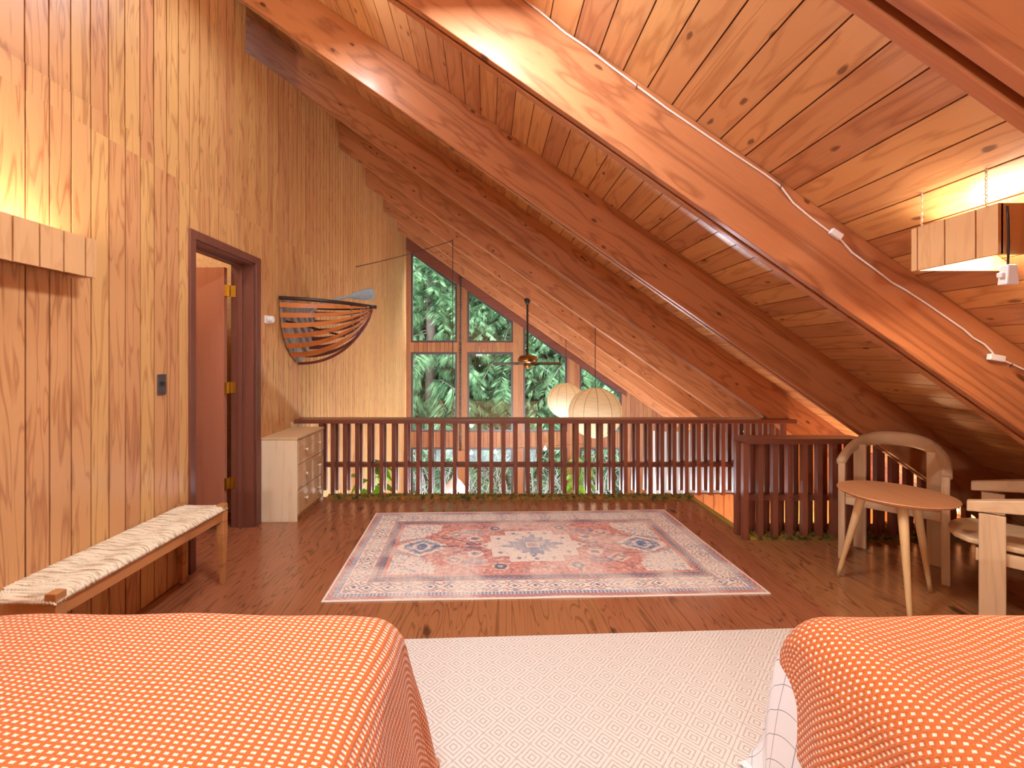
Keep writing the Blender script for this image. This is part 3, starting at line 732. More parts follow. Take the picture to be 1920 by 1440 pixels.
# ------------------------------------------------------------------ boat-bow wall rack and paddle
bt = thing('boat_bow_rack', 'boat shaped wall rack of bent orange slats with a dark rim, above the pine chest', 'wall rack', (WX + .016, 4.42, 0))
BLEN = .725; HW = .40
zt = lambda s: 1.90 - .035 * s
zk = lambda s: 1.31 + (zt(s) - .02 - 1.31) * (1 - (1 - min(1, s) ** 2.3) ** .72)
hw = lambda s, h: HW * (1 - s ** 2.3) ** .9 * (1 - h ** 2.6) ** .75
def bp_(s, h, sg): return Vector((s * BLEN + .004, sg * hw(s, h), zt(s) + (zk(s) - zt(s)) * h))
NB = 22
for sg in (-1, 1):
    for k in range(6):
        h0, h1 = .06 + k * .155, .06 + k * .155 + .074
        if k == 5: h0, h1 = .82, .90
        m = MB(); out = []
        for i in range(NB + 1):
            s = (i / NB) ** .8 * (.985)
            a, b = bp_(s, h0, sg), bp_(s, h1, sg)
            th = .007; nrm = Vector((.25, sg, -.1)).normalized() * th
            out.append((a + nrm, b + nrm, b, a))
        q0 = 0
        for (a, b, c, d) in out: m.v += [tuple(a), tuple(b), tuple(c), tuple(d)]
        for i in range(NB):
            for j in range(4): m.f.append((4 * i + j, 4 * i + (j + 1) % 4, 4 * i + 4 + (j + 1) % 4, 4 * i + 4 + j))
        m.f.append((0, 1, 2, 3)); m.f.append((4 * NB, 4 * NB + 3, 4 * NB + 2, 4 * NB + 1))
        m.build('strake', m_strake if sg < 0 else m_case, bt, smooth=False)  # far side gets darker wood: shade inside the hull put into the colour
    g = MB().tube([bp_(i / 24 * .985, 0, sg) + Vector((0, sg * .006, .004)) for i in range(25)], .017, 8)
    if sg < 0: G = g
    else: G.add(g.v, g.f)
G.tube([bp_(.955, 0, 0) + Vector((-.02, 0, .004)), (BLEN + .05, 0, zt(1) + .0)], .018, 8)
G.build('gunwale', m_gun, bt, smooth=True)
keel = [Vector((.012, 0, 1.312))] + [Vector((i / 24 * BLEN + .004, 0, zk(i / 24))) for i in range(25)]
MB().tube(keel, .014, 8).build('keel', plain('red_brown_keel', lin(118, 52, 38), .4), bt, smooth=True)
# transom against the wall and inner ribs
pl = [(0 + hw(0, h) * -1 + .01, zt(0) + (zk(0) - zt(0)) * h) for h in [i / 12 * .97 for i in range(13)]]
pr = [(hw(0, h) - .01, zt(0) + (zk(0) - zt(0)) * h) for h in [i / 12 * .97 for i in range(12, -1, -1)]]
MB().prism([(y, z) for y, z in pl] + [(y, z) for y, z in pr], 'X', .001, .018).build('transom_board', m_grey_wood, bt)
for s in (.80, .93):
    pts = [bp_(s, h, -1) * 1 for h in (0.05, .3, .6, .85)] + [bp_(s, .985, 0)] + [bp_(s, h, 1) for h in (.85, .6, .3, .05)]
    pts = [Vector((p.x - .008, p.y * .93, p.z + .01)) for p in pts]
    MB().tube(pts, .010, 6).build('rib', m_grey_wood, bt)
MB().tube([(.03, -.33, 1.70), (.42, .12, 1.585)], .011, 6).build('brace', m_gun, bt)
# paddle standing in the rack
pa = thing('paddle', 'small pale blue paddle sticking up out of the boat shaped rack', 'paddle', (WX + .12, 4.50, 1.80))
MB().tube([(-.02, -.05, -.02), (.10, -.01, .12), (.26, .04, .165), (.36, .07, .19)], [.012, .012, .012, .014], 8).build('shaft', m_paddle, pa, smooth=True)
mb = MB(); sec = []
P0, P1 = Vector((.35, .07, .187)), Vector((.60, .13, .232)); dr_ = (P1 - P0).normalized(); up = Vector((0, -.35, 1)).normalized(); rt = dr_.cross(up).normalized(); up = rt.cross(dr_)
path = []; sects = []
for i in range(13):
    t = i / 12; wd = .014 + .048 * math.sin(min(1, t * 1.15) * math.pi * .5) * (1 if t < .85 else math.sqrt(max(.05, 1 - ((t - .85) / .15) ** 2)))
    path.append((P0 + (P1 - P0) * t, rt, up)); th = .008
    sects.append([(-th, -wd * .6), (-th, wd * .6), (0, wd), (th, wd * .6), (th, -wd * .6), (0, -wd)])
mb.sweep(path, sects); mb.build('blade', m_paddle, pa, smooth=True)

# ------------------------------------------------------------------ small wall fittings
sw = thing('light_switch', 'dark pewter toggle switch plate on the panelling left of the door', 'switch', (WX + .0035, 2.58, 1.21))
MB().box(0, .007, -.033, .033, -.058, .058).build('plate', m_pewter, sw, bevel=.002)
MB().box(.006, .02, -.006, .006, -.004, .016).build('toggle', m_black, sw, bevel=.001)
ms = thing('motion_sensor', 'small white sensor box on the wall just right of the door casing', 'sensor', (WX + .003, 3.80, 1.69))
MB().box(0, .018, -.03, .035, -.034, .034).build('base_plate', m_white, ms, bevel=.006)
h = MB().lathe([(.030, 0), (.032, .012), (.030, .045), (.024, .052), (.004, .056)], 20); h.v = [(.016 + q[2], q[0], q[1]) for q in h.v]
h.build('sensor_head', m_white, ms, smooth=True)

# ------------------------------------------------------------------ wooden valance lights
wl_ = thing('valance_light', 'long wooden valance light box fixed high on the panelled left wall, glowing upward', 'light', (WX + .004, 0, 0))
m = MB(); grooved(m, .62, 2.02, .05, .104, .116, K(1.722), K(1.893)); m.box(.098, .105, .62, 2.02, 1.722, 1.893)
m.build('front_board', m_box, wl_)
MB().box(.0, .098, 2.0, 2.02, 1.722, 1.885).build('end_board', m_box, wl_)
MB().box(.0, .098, .62, .64, 1.722, 1.885).build('end_board', m_box, wl_)
MB().box(.0, .098, .64, 2.0, 1.738, 1.748).build('bottom_board', m_case, wl_)
MB().tube([(.045, .7, 1.785), (.045, 1.93, 1.785)], .012, 10).build('lamp_tube', m_tube, wl_)
area('valance_glow', (WX + .05, 1.3, 1.80), 1.2, 54, (1, .87, .66), (R(180), R(4), R(90)), .05)

hb = thing('hanging_light_box', 'wooden light box hung on two chains under the sloping ceiling at the right edge', 'light', (1.62, 1.42, 0))
m = MB(); grooved(m, 0, .29, -.036, .0, .012, K(1.692), K(1.853), 'Y', .005); m.box(.010, .016, 0, .29, 1.692, 1.853); m.build('side_board', m_box, hb)
m = MB(); m.box(.016, .42, 0, .014, 1.692, 1.853)
m.v = [(x, y, z) for x, y, z in m.v]
m = MB(); m.prism([(.012, 1.692), (.375, 1.692), (.375, ceil_z(1.62 + .375) - .004), (ceil_x := (CEIL0 - 1.857) / SLOPE - 1.62, 1.853), (.012, 1.853)], 'Y', 0, .014)
m.build('end_board', m_box, hb)
m = MB(); m.prism([(.016, 1.692), (.375, 1.692), (.375, ceil_z(1.62 + .375) - .004), (ceil_x, 1.853), (.016, 1.853)], 'Y', .276, .29)
m.build('end_board', m_box, hb)
MB().box(.10, .16, .016, .274, 1.80, 1.83).build('lamp_batten', m_white, hb)
MB().tube([(.13, .03, 1.785), (.13, .26, 1.785)], .012, 10).build('lamp_tube', m_tube, hb)
def chain(parent, x, y, z0, z1):
    m = MB(); n = int((z1 - z0) / .011); 
    for k in range(n):
        z = z1 - .006 - k * (z1 - z0) / n; r = .0048
        ring = []
        for j in range(9):
            th = 2 * math.pi * j / 8
            a, b = r * math.cos(th), r * 1.5 * math.sin(th)
            ring.append((x + (a if k % 2 else a * .35), y + (a * .35 if k % 2 else a), z + b))
        m.tube(ring, .0011, 5, caps=False)
    m.build('chain', m_chain, parent)
hk = lambda X: ceil_z(X)
chain(hb, -.004, .03, 1.853, hk(1.616) - .004); chain(hb, -.004, .245, 1.853, hk(1.616) - .004)
for yy in (.03, .245):
    MB().tube([(-.004, yy, hk(1.616) + .004), (-.004, yy, hk(1.616) - .014)], .002, 6).build('hook', m_chain, hb)
cd = MB().tube([(.02, -.008, 1.84), (.018, -.012, 1.80), (.022, -.01, 1.72), (.022, -.008, 1.655)], .003, 8)
cdo = cd.build('power_cord', m_cord, hb, smooth=True)
MB().hexa([(.004, -.02, 1.592), (.046, -.02, 1.592), (.046, .008, 1.592), (.004, .008, 1.592)], [(.012, -.018, 1.655), (.042, -.018, 1.655), (.042, .006, 1.655), (.012, .006, 1.655)]).build('inline_switch', m_white, hb, bevel=.004)
MB().box(-.004, .006, -.014, .002, 1.615, 1.63).build('switch_rocker', m_white, hb, bevel=.002)
area('box_glow_up', (1.80, 1.56, 1.80), .30, 5, (1, .88, .70), (R(180), 0, 0), .2)
area('box_glow_down', (1.80, 1.56, 1.765), .32, 9, (1, .84, .62), (0, 0, 0), .22)

# ------------------------------------------------------------------ white cable along the honey coloured beam
pix = [(960, -20), (1020, 28), (1060, 62), (1085, 79), (1100, 89), (1142, 122), (1194, 161), (1250, 203), (1281, 224), (1329, 257), (1360, 278), (1433, 326),
       (1463, 348), (1487, 380), (1520, 408), (1553, 433), (1577, 450), (1597, 473), (1647, 510), (1673, 530), (1698, 544), (1741, 572), (1784, 602), (1806, 617), (1824, 633),
       (1845, 645), (1859, 659), (1866, 670), (1894, 681), (1920, 693), (1960, 715)]
YB = 2.04 - .006
pts = [at(x, y, YB) for x, y in pix]
wc = thing('white_cable', 'white extension cable pinned along the face of the honey coloured beam', 'cable', (0, YB, 0))
P = [(p.x, 0, p.z) for p in pts]
MB().tube(P, .0042, 8).build('cord', m_cable, wc, smooth=True)
def plug(px, py, ang, l_=.058):
    c = at(px, py, YB); m = MB().box(-l_ / 2, l_ / 2, -.016, .004, -.014, .014)
    o = m.build('plug', m_white, wc, bevel=.004); o.location = (c.x, -.002, c.z); o.rotation_euler = (0, ang, 0)
plug(1565, 440, R(34)); plug(1864, 671, R(10), .07)
for px, py in ((1464, 349), (1896, 683), (1194, 161)):
    c = at(px, py, YB); MB().tube([(c.x - .003, .004, c.z + .012), (c.x - .001, -.007, c.z), (c.x - .003, .004, c.z - .012)], .0018, 5).build('cable_clip', m_cord, wc)

# ------------------------------------------------------------------ ceiling fan
yF = .82 + 1.22 * 5 + .047
fc = at(989, 676, yF)
fan = thing('ceiling_fan', 'antique bronze ceiling fan with dark blades hanging in front of the gable windows', 'ceiling fan', (fc.x, yF, fc.z))
ztop = 2.73 - SLOPE * fc.x - fc.z - .004
MB().tube([(0, 0, .05), (0, 0, ztop)], .016, 10).build('rod', m_darkmetal, fan)
MB().lathe([(.0, 0), (.0, 0)]).v
MB().lathe([(.05, .0), (.056, -.02), (.03, -.07), (.018, -.1)], 16, (0, 0, ztop + .002)).build('canopy', m_darkmetal, fan, smooth=True)
MB().lathe([(.02, .12), (.03, .09), (.11, .075), (.15, .06), (.155, .0), (.13, -.03), (.06, -.045)], 28).build('motor_housing', m_bronze, fan, smooth=True)
MB().lathe([(.055, -.04), (.062, -.08), (.05, -.115), (.02, -.13), (.004, -.132)], 20).build('switch_housing', m_bronze, fan, smooth=True)
for k in range(4):
    a = R(12 + 90 * k)
    m = MB(); ca, sa = math.cos(a), math.sin(a)
    secs = []
    for (r, wd) in ((.14, .025), (.19, .05), (.26, .062), (.46, .068), (.53, .06), (.55, .03)):
        for sg, tz in ((-1, -.016), (1, .016)):
            secs.append((r, sg * wd, -.045 + tz))
    vs = []
    for (r, t, z) in secs:
        vs.append((r * ca - t * sa, r * sa + t * ca, z)); 
    vs2 = [(x, y, z - .008) for x, y, z in vs]
    nn = len(vs); fs = []
    for i in range(0, nn - 2, 2):
        fs += [(i, i + 1, i + 3, i + 2), (nn + i, nn + i + 2, nn + i + 3, nn + i + 1), (i, i + 2, nn + i + 2, nn + i), (i + 1, nn + i + 1, nn + i + 3, i + 3)]
    fs += [(0, nn, nn + 1, 1), (nn - 2, nn - 1, 2 * nn - 1, 2 * nn - 2)]
    m.add(vs + vs2, fs); m.build('blade', m_darkmetal, fan)

# ------------------------------------------------------------------ globe lanterns
def lantern(px, py, bi, label, rad=.335):
    y = .82 + 1.22 * bi + .047; c = at(px, py, y)
    t = thing('globe_lantern', label, 'pendant lamp', (c.x, y, c.z), 0, 'woven globe lanterns')
    prof = [(rad * math.cos(th) if abs(th) < 1.45 else .05, rad * .96 * math.sin(th)) for th in np.linspace(-1.42, 1.42, 28)]
    m = MB(); seg = 48
    for (r, z) in prof:
        for j in range(seg):
            a = 2 * math.pi * j / seg; q = 1 - .012 * abs(math.cos(a * 6)) ** 8 * 0
            m.v.append((r * q * math.cos(a), r * q * math.sin(a), z))
    for i in range(len(prof) - 1):
        for j in range(seg): m.f.append((i * seg + j, i * seg + (j + 1) % seg, (i + 1) * seg + (j + 1) % seg, (i + 1) * seg + j))
    m.build('shade', m_lantern, t, smooth=True)
    for j in range(12):
        a = 2 * math.pi * (j + .5) / 12 + .13
        MB().tube([((r + .002) * math.cos(a), (r + .002) * math.sin(a), z) for r, z in prof[::2]], .0035, 5).build('rib', m_ribwire, t, smooth=True)
    zt_ = 2.73 - SLOPE * c.x - c.z - .003
    MB().tube([(0, 0, .1), (0, 0, zt_)], .005, 6).build('cord', m_cord, t)
    MB().lathe([(.02, .14), (.022, .06), (.018, .05)], 12).build('lamp_holder', m_white, t)
    MB().lathe([(.012, .05), (.035, .01), (.036, -.02), (.002, -.05)], 16).build('bulb', m_softbulb, t, smooth=True)
    return t, c
m_softbulb = plain('soft_bulb', (1, .9, .75, 1), .5, emit=(1, .85, .6, 1), es=3)
m_ribwire = plain('bamboo_rib', lin(170, 146, 110), .7)
_, c1 = lantern(1061, 751, 6, 'woven globe lantern farther from the railing, half hidden by the larger looking one')
_, c2 = lantern(1116, 774, 4, 'woven globe lantern nearest the railing, its lower half seen through the slats')
point('lantern_light_far', (c1.x, .82 + 1.22 * 6 + .047, c1.z - .1), 1.2, (1, .85, .65), .12)
point('lantern_light_near', (c2.x, .82 + 1.22 * 4 + .047, c2.z - .1), 1.6, (1, .85, .65), .12)

# ------------------------------------------------------------------ swagged pendant lamp on a dark cord
yS = .82 + 1.22 * 5 - .012
hkp = at(849, 451, yS); wa = Vector((WX + .006, 6.44, CAM_H + (672 - 500) * 6.44 / F_PX)); 
lb = Vector((hkp.x + .03, yS - .0, CAM_H - (897 - 672) * yS / F_PX))
sg = thing('swag_pendant_lamp', 'white metal pendant lamp low behind the railing, its dark cord swagged to the wall', 'pendant lamp', tuple(lb))
rel = lambda p: tuple(Vector(p) - lb)
cpts = [rel(wa + (hkp - wa) * t - Vector((0, 0, .025 * math.sin(math.pi * t)))) for t in [i / 12 for i in range(13)]]
cpts += [rel((hkp.x, yS - .01, hkp.z - .03)), rel((hkp.x, yS - .01, 1.0)), rel((hkp.x + .01, yS - .01, 0.0)), (0, 0, .05)]
MB().tube(cpts, .006, 6).build('cord', m_rope, sg)
MB().tube([rel((hkp.x, yS + .01, hkp.z + .01)), rel((hkp.x, yS - .014, hkp.z + .012)), rel((hkp.x, yS - .016, hkp.z - .008))], .006, 6).build('hook', m_black, sg)
MB().tube([rel(wa + Vector((-.004, 0, 0))), rel(wa + Vector((.02, 0, 0)))], .007, 6).build('hook', m_black, sg)
m = MB(); prof = [(.02, .07), (.035, .05), (.05, .0), (.11, -.06), (.16, -.13), (.185, -.20)]; seg = 28
for (r, z) in prof + [(r - .006, z - .003) for r, z in prof[::-1]]:
    for j in range(seg): m.v.append((r * math.cos(2 * math.pi * j / seg), r * math.sin(2 * math.pi * j / seg), z))
for i in range(2 * len(prof) - 1):
    for j in range(seg): m.f.append((i * seg + j, i * seg + (j + 1) % seg, (i + 1) * seg + (j + 1) % seg, (i + 1) * seg + j))
m.build('shade', m_white, sg, smooth=True)
MB().lathe([(.02, -.05), (.045, -.10), (.05, -.14), (.03, -.18), (.003, -.19)], 16).build('bulb', m_bulb, sg, smooth=True)
point('pendant_light', (lb.x, lb.y, lb.z - .24), 45, (1, .90, .76), .08)

# hanging bead chain along the first mullion
ch = thing('hanging_chain', 'long dark chain hanging beside the first window mullion', 'chain', (gx(863.5), Y_GABLE - .06, gz(845)))
m = MB(); z = 0; H_ = gz(522) - gz(845); k = 0
while z < H_:
    m.lathe([(.004, z), (.028, z + .018), (.028, z + .05), (.004, z + .068)], 7); z += .07
m.build('links', plain('dark_iron_chain', lin(74, 66, 62), .5, .5), ch)

# string of small bulbs near the lower windows
sl = thing('string_light', 'string of small warm bulbs strung across the lower windows', 'string light', (0, 9.9, 0))
bp3 = [at(884, 849, 9.9), at(929, 847, 9.9), at(1022, 841, 9.9)]
pp = [at(800, 838, 9.9)] + [p + Vector((0, 0, .05)) for p in bp3] + [at(1100, 832, 9.9)]
MB().tube([(p.x, 0, p.z) for p in pp], .004, 5).build('wire', m_cord, sl)
for p in bp3: MB().lathe([(.012, .05), (.014, .02), (.034, 0), (.036, -.02), (.003, -.04)], 12, (p.x, 0, p.z)).build('bulb', m_bulb, sl, smooth=True)

# small cold tube light tucked under the eave behind the round table
el = thing('eave_light', 'small cold white lamp shining low under the eave, right of the table', 'light', (3.885, 3.75, .098))
MB().box(-.05, .05, -.02, .02, .012, .03).build('housing', m_black, el)
MB().box(-.045, .045, -.018, .018, -.012, .012).build('diffuser', m_pucklit, el, bevel=.004)
MB().tube([(-.03, 0, .03), (-.03, 0, ceil_z(3.855) - .096)], .003, 5).build('hanger', m_cord, el)
point('stair_light', (3.1, 4.1, -.45), 26, (1, .62, .3), .08)
point('stair_light_high', (3.35, 4.2, .22), 2.5, (1, .62, .3), .05)
sb = thing('stair_wall_lamp', 'amber bulb lamp on the plank wall inside the stairwell', 'lamp', (3.1, 4.40, -.45))
MB().lathe([(.04, 0), (.04, .01), (.02, .03)], 14).build('lamp_holder', m_white, sb, rot=(R(90), 0, 0))
MB().lathe([(.012, .03), (.03, .06), (.03, .09), (.003, .12)], 14).build('bulb', m_bulb, sb, smooth=True, rot=(R(90), 0, 0))

# ------------------------------------------------------------------ potted plants on the lower storey
def plant(name, label, x, y, h, n, seed, ls, rmax=.38):
    rnd = random.Random(seed); t = thing(name, label, 'plant', (x, y, Z_LOW))
    MB().lathe([(.14, 0), (.17, .2), (.19, .36), (.175, .36), (.16, .3)], 24).build('pot', m_pot, t, smooth=True)
    MB().lathe([(.16, .29), (.16, .31), (.001, .315)], 20).build('soil', m_soil, t)
    st = MB(); lf = MB()
    for k in range(n):
        a = rnd.uniform(0, 6.28); hh = h * rnd.uniform(.62, .97); r = rnd.uniform(.05, rmax)
        p0 = Vector((0, 0, .3)); p1 = Vector((r * .3 * math.cos(a), r * .3 * math.sin(a), hh * .7)); p2 = Vector((r * math.cos(a), r * math.sin(a), hh))
        st.tube([p0, p1, p2], [.008, .006, .004], 5)
        d = Vector((math.cos(a), math.sin(a), rnd.uniform(-.3, .6))).normalized(); side = d.cross(Vector((0, 0, 1))).normalized(); nn = side.cross(d)
        L_ = ls * rnd.uniform(.7, 1.2); W_ = L_ * .34; vs = []
        for i in range(7):
            s = i / 6; wd = W_ * math.sin(math.pi * min(.98, s * .9 + .08)) ; c = p2 + d * L_ * s - Vector((0, 0, .12 * s * s))
            vs += [c - side * wd + nn * .02, c, c + side * wd + nn * .02]
        fs = []
        for i in range(6):
            for j in range(2): fs.append((3 * i + j, 3 * i + j + 1, 3 * i + j + 4, 3 * i + j + 3))
        lf.add(vs, fs)
    st.build('stems', m_leaf, t); lf.build('foliage', m_leaf, t, smooth=True)
plant('potted_plant', 'broad leaved house plant behind the left part of the railing, before the pale wall', -1.40, 5.3, 2.78, 30, 2, .22, .17)
plant('potted_plant', 'bushy green plant behind the railing in front of the third window mullion', 1.95, 9.7, 1.85, 40, 5, .22)

# ------------------------------------------------------------------ rugs
def medallion():
    W_, D_ = 2.56, 1.43; nx, ny = 640, 358
    xs = (np.arange(nx) + .5) / nx * W_ - W_ / 2; ys = (np.arange(ny) + .5) / ny * D_ - D_ / 2
    X, Y = np.meshgrid(xs, ys)
    rs = np.random.RandomState(11)
    def noise(cx, cy):      # smooth value noise
        g = rs.rand(cy + 2, cx + 2); u = (X / W_ + .5) * cx; v = (Y / D_ + .5) * cy
        i = np.clip(u.astype(int), 0, cx); j = np.clip(v.astype(int), 0, cy); fu = u - i; fv = v - j
        fu = fu * fu * (3 - 2 * fu); fv = fv * fv * (3 - 2 * fv)
        return (g[j, i] * (1 - fu) + g[j, i + 1] * fu) * (1 - fv) + (g[j + 1, i] * (1 - fu) + g[j + 1, i + 1] * fu) * fv
    cream = np.array(lin(242, 226, 208)[:3]); pink = np.array(lin(220, 154, 136)[:3]); blue = np.array(lin(120, 142, 170)[:3]); navy = np.array(lin(88, 98, 124)[:3]); mau = np.array(lin(160, 120, 118)[:3])
    img = np.zeros((ny, nx, 3)); img[:] = pink
    aX, aY = np.abs(X), np.abs(Y)
    e = np.minimum(W_ / 2 - aX, D_ / 2 - aY)            # distance to edge
    def put(mask, c, a=1.0): img[mask] = img[mask] * (1 - a) + c * a
    # field corners: cream spandrels with stepped edge
    fx, fy = W_ / 2 - .30, D_ / 2 - .30
    st = np.round((aY / .045)) * .045
    sp = (aX > fx - .30 + np.maximum(0, .30 - st) * .95) & (e > .30) & (aY > .06)
    put(sp, cream)
    # inner lobes
    for sx in (-1, 1):
        q = np.hypot((X - sx * .74) / 1.7, Y * 1.05); put((q < .17) & (q > .155), navy, .6); put(q <= .155, pink)
        hx_ = np.abs(X - sx * .80) / 1.5 + np.maximum(0, aY - .03) * .9
        put(hx_ < .115, cream); put(hx_ < .085, blue, .8); put(hx_ < .045, cream, .8); put(hx_ < .025, blue)
        for sy in (-1, 1):
            d = np.abs(X - sx * .56) + np.abs(Y - sy * .22) * 1.2; put(d < .085, cream, .7); put(d < .06, mau, .7); put(d < .03, cream, .8)
            q = np.hypot(X - sx * .42, (Y - sy * .13) * 1.2); put(q < .06, cream, .9); put(q < .03, navy, .8)
            q = np.hypot((X - sx * .43) / 1.4, (Y - sy * .25) * 1.6); put((q < .06), blue, .8); put(q < .03, pink, .8)
            q = np.hypot((X - sx * .42) / 1.4, (Y - sy * .035) * 2.0); put((q < .045), navy, .6)
            q = np.hypot(X - sx * .255, (Y - sy * .325)); put(q < .055, cream, .5); put(q < .042, navy, .85); put(q < .018, cream, .6)
        put((np.abs(aX - .64) < .10) & (aY < .012), navy, .5)
    # central cream cross medallion
    cr = ((aX < .30) & (aY < .18)) | ((aX < .185) & (aY < .265)) | ((np.maximum(0, aX - .30) * .9 + aY < .075) & (aX < .40)) | ((aX < .33) & (aY < .045))
    put(cr, cream)
    mm = (aX * .85 + aY) ; edge = .028 * np.sin(np.arctan2(Y, X) * 14)
    put(mm < .185 + edge, blue, .95); put((mm < .10 + edge * .5), navy, .35)
    put((aX < .05) & (aY < .045), cream, .9); put((aX < .035) & (aY < .03), mau, .8)
    for (px_, py_) in ((.24, .12), (.12, .21), (.0, .225), (.345, .0)):
        q = np.abs(aX - px_) + np.abs(aY - py_); put(q < .022, navy, .7)
    # borders
    def band(a, b, c, al=1.0): put((e > a) & (e <= b), c, al)
    band(.27, .30, pink, .9); band(.235, .27, navy, .85); band(.20, .235, mau, .8); band(.075, .215, cream); band(.205, .215, navy, .6)
    band(.045, .075, blue, .9); band(.012, .045, mau, .7); band(0, .012, cream, .9)
    run = np.where(W_ / 2 - aX < D_ / 2 - aY, Y, X); e2 = e - .14
    ph = (run / .125) % 1 - .5
    dm = np.abs(ph * .125) + np.abs(e2) * 1.1
    put((e > .085) & (e < .2) & (np.abs(dm - .045) < .006), navy, .65); put((e > .08) & (e < .2) & (dm < .017), navy, .8)
    ph2 = (run / .0625 + .25) % 1 - .5
    put((e > .08) & (e < .2) & (np.abs(np.abs(e2) - .04 + .014 * np.cos(run * 50)) < .005), mau, .7)
    put((e > .08) & (e < .2) & (np.hypot(ph2 * .0625, np.abs(e2) - .048) < .010), pink, .8)
    put((e > .045) & (e < .075) & ((run / .022) % 1 < .4), cream, .6)
    put((e > .012) & (e < .045) & ((run / .05 + e / .03) % 1 < .4), pink, .7)
    put((e > .20) & (e < .27) & (((run / .03 + np.abs(e - .235) / .02) % 1) < .35), cream, .4)
    # printed speckle, small motifs and wear
    n1, n2, n3 = noise(210, 118), noise(120, 70), noise(16, 9); nA = noise(320, 30); nB = noise(40, 340)
    put((n1 > .72) & (e > .08) & ~cr, navy, .40); put((n1 > .80) & cr, navy, .35); put((n2 > .74) & (e > .30), cream, .5); put((n1 < .24) & (e > .02), pink, .35)
    put((n2 < .22) & (e > .30) & ~cr, navy, .42); put((n1 * .6 + n2 * .4 > .66) & sp, blue, .6)
    wear = np.clip((n3 - .30) * 1.5, 0, .6)[..., None] * (.45 + .55 * np.clip(nA * nB * 3, 0, 1))[..., None]
    img = img * (1 - wear) + cream * wear
    img *= (.90 + .2 * rs.rand(ny, nx))[..., None]
    # mesh
    vx = np.linspace(-W_ / 2, W_ / 2, nx + 1); vy = np.linspace(-D_ / 2, D_ / 2, ny + 1)
    VX, VY = np.meshgrid(vx, vy)
    VZ = .0055 + .002 * np.sin(VX * 3 + 1) * np.cos(VY * 4) + .006 * np.exp(-((VX - .1) / .16) ** 2 - ((VY + D_ / 2) / .08) ** 2)
    co = np.stack([VX, VY, VZ], -1).reshape(-1, 3)
    i = np.arange(nx)[None, :] + (np.arange(ny) * (nx + 1))[:, None]
    fq = np.stack([i, i + 1, i + nx + 2, i + nx + 1], -1).reshape(-1, 4)
    # skirt to the floor
    top = len(co); ring = list(range(nx + 1)) + [j * (nx + 1) + nx for j in range(1, ny + 1)] + [ny * (nx + 1) + k for k in range(nx - 1, -1, -1)] + [j * (nx + 1) for j in range(ny - 1, 0, -1)]
    low = co[ring].copy(); low[:, 2] = .0006; co = np.vstack([co, low]); n_r = len(ring); rr_ = np.array(ring)
    sk = np.stack([rr_, top + np.arange(n_r), top + (np.arange(n_r) + 1) % n_r, np.roll(rr_, -1)], -1)
    fa = np.vstack([fq, sk])
    me = bpy.data.meshes.new('patterned_rug'); me.vertices.add(len(co)); me.vertices.foreach_set('co', co.ravel())
    me.loops.add(fa.size); me.loops.foreach_set('vertex_index', fa.ravel().astype(np.int32)); me.polygons.add(len(fa))
    me.polygons.foreach_set('loop_start', np.arange(len(fa)) * 4); me.polygons.foreach_set('loop_total', np.full(len(fa), 4))
    me.update(); me.validate()
    ca = me.color_attributes.new('pattern', 'FLOAT_COLOR', 'CORNER')
    colf = np.vstack([img.reshape(-1, 3), np.tile(cream, (len(sk), 1))]); colc = np.repeat(np.hstack([colf, np.ones((len(colf), 1))]), 4, axis=0)
    ca.data.foreach_set('color', colc.ravel().astype(np.float32)); me.materials.append(m_rug1)
    o = bpy.data.objects.new('patterned_rug', me); C.objects.link(o); return o
o = medallion(); o.location = (.332, 3.253, 0); o.rotation_euler = (0, 0, .034)
tag(o, 'faded pink, cream and blue medallion rug in the middle of the wood floor', 'rug')
rg = MB(); rg.box(-1.55, 1.55, -1.2, 1.2, .0006, .009)
o = rg.build('diamond_rug', m_rug2, bevel=.003); o.location = (.55, 1.0, 0); o.rotation_euler = (0, 0, .045)
tag(o, 'cream rug with small grey diamonds lying between the two beds', 'rug')

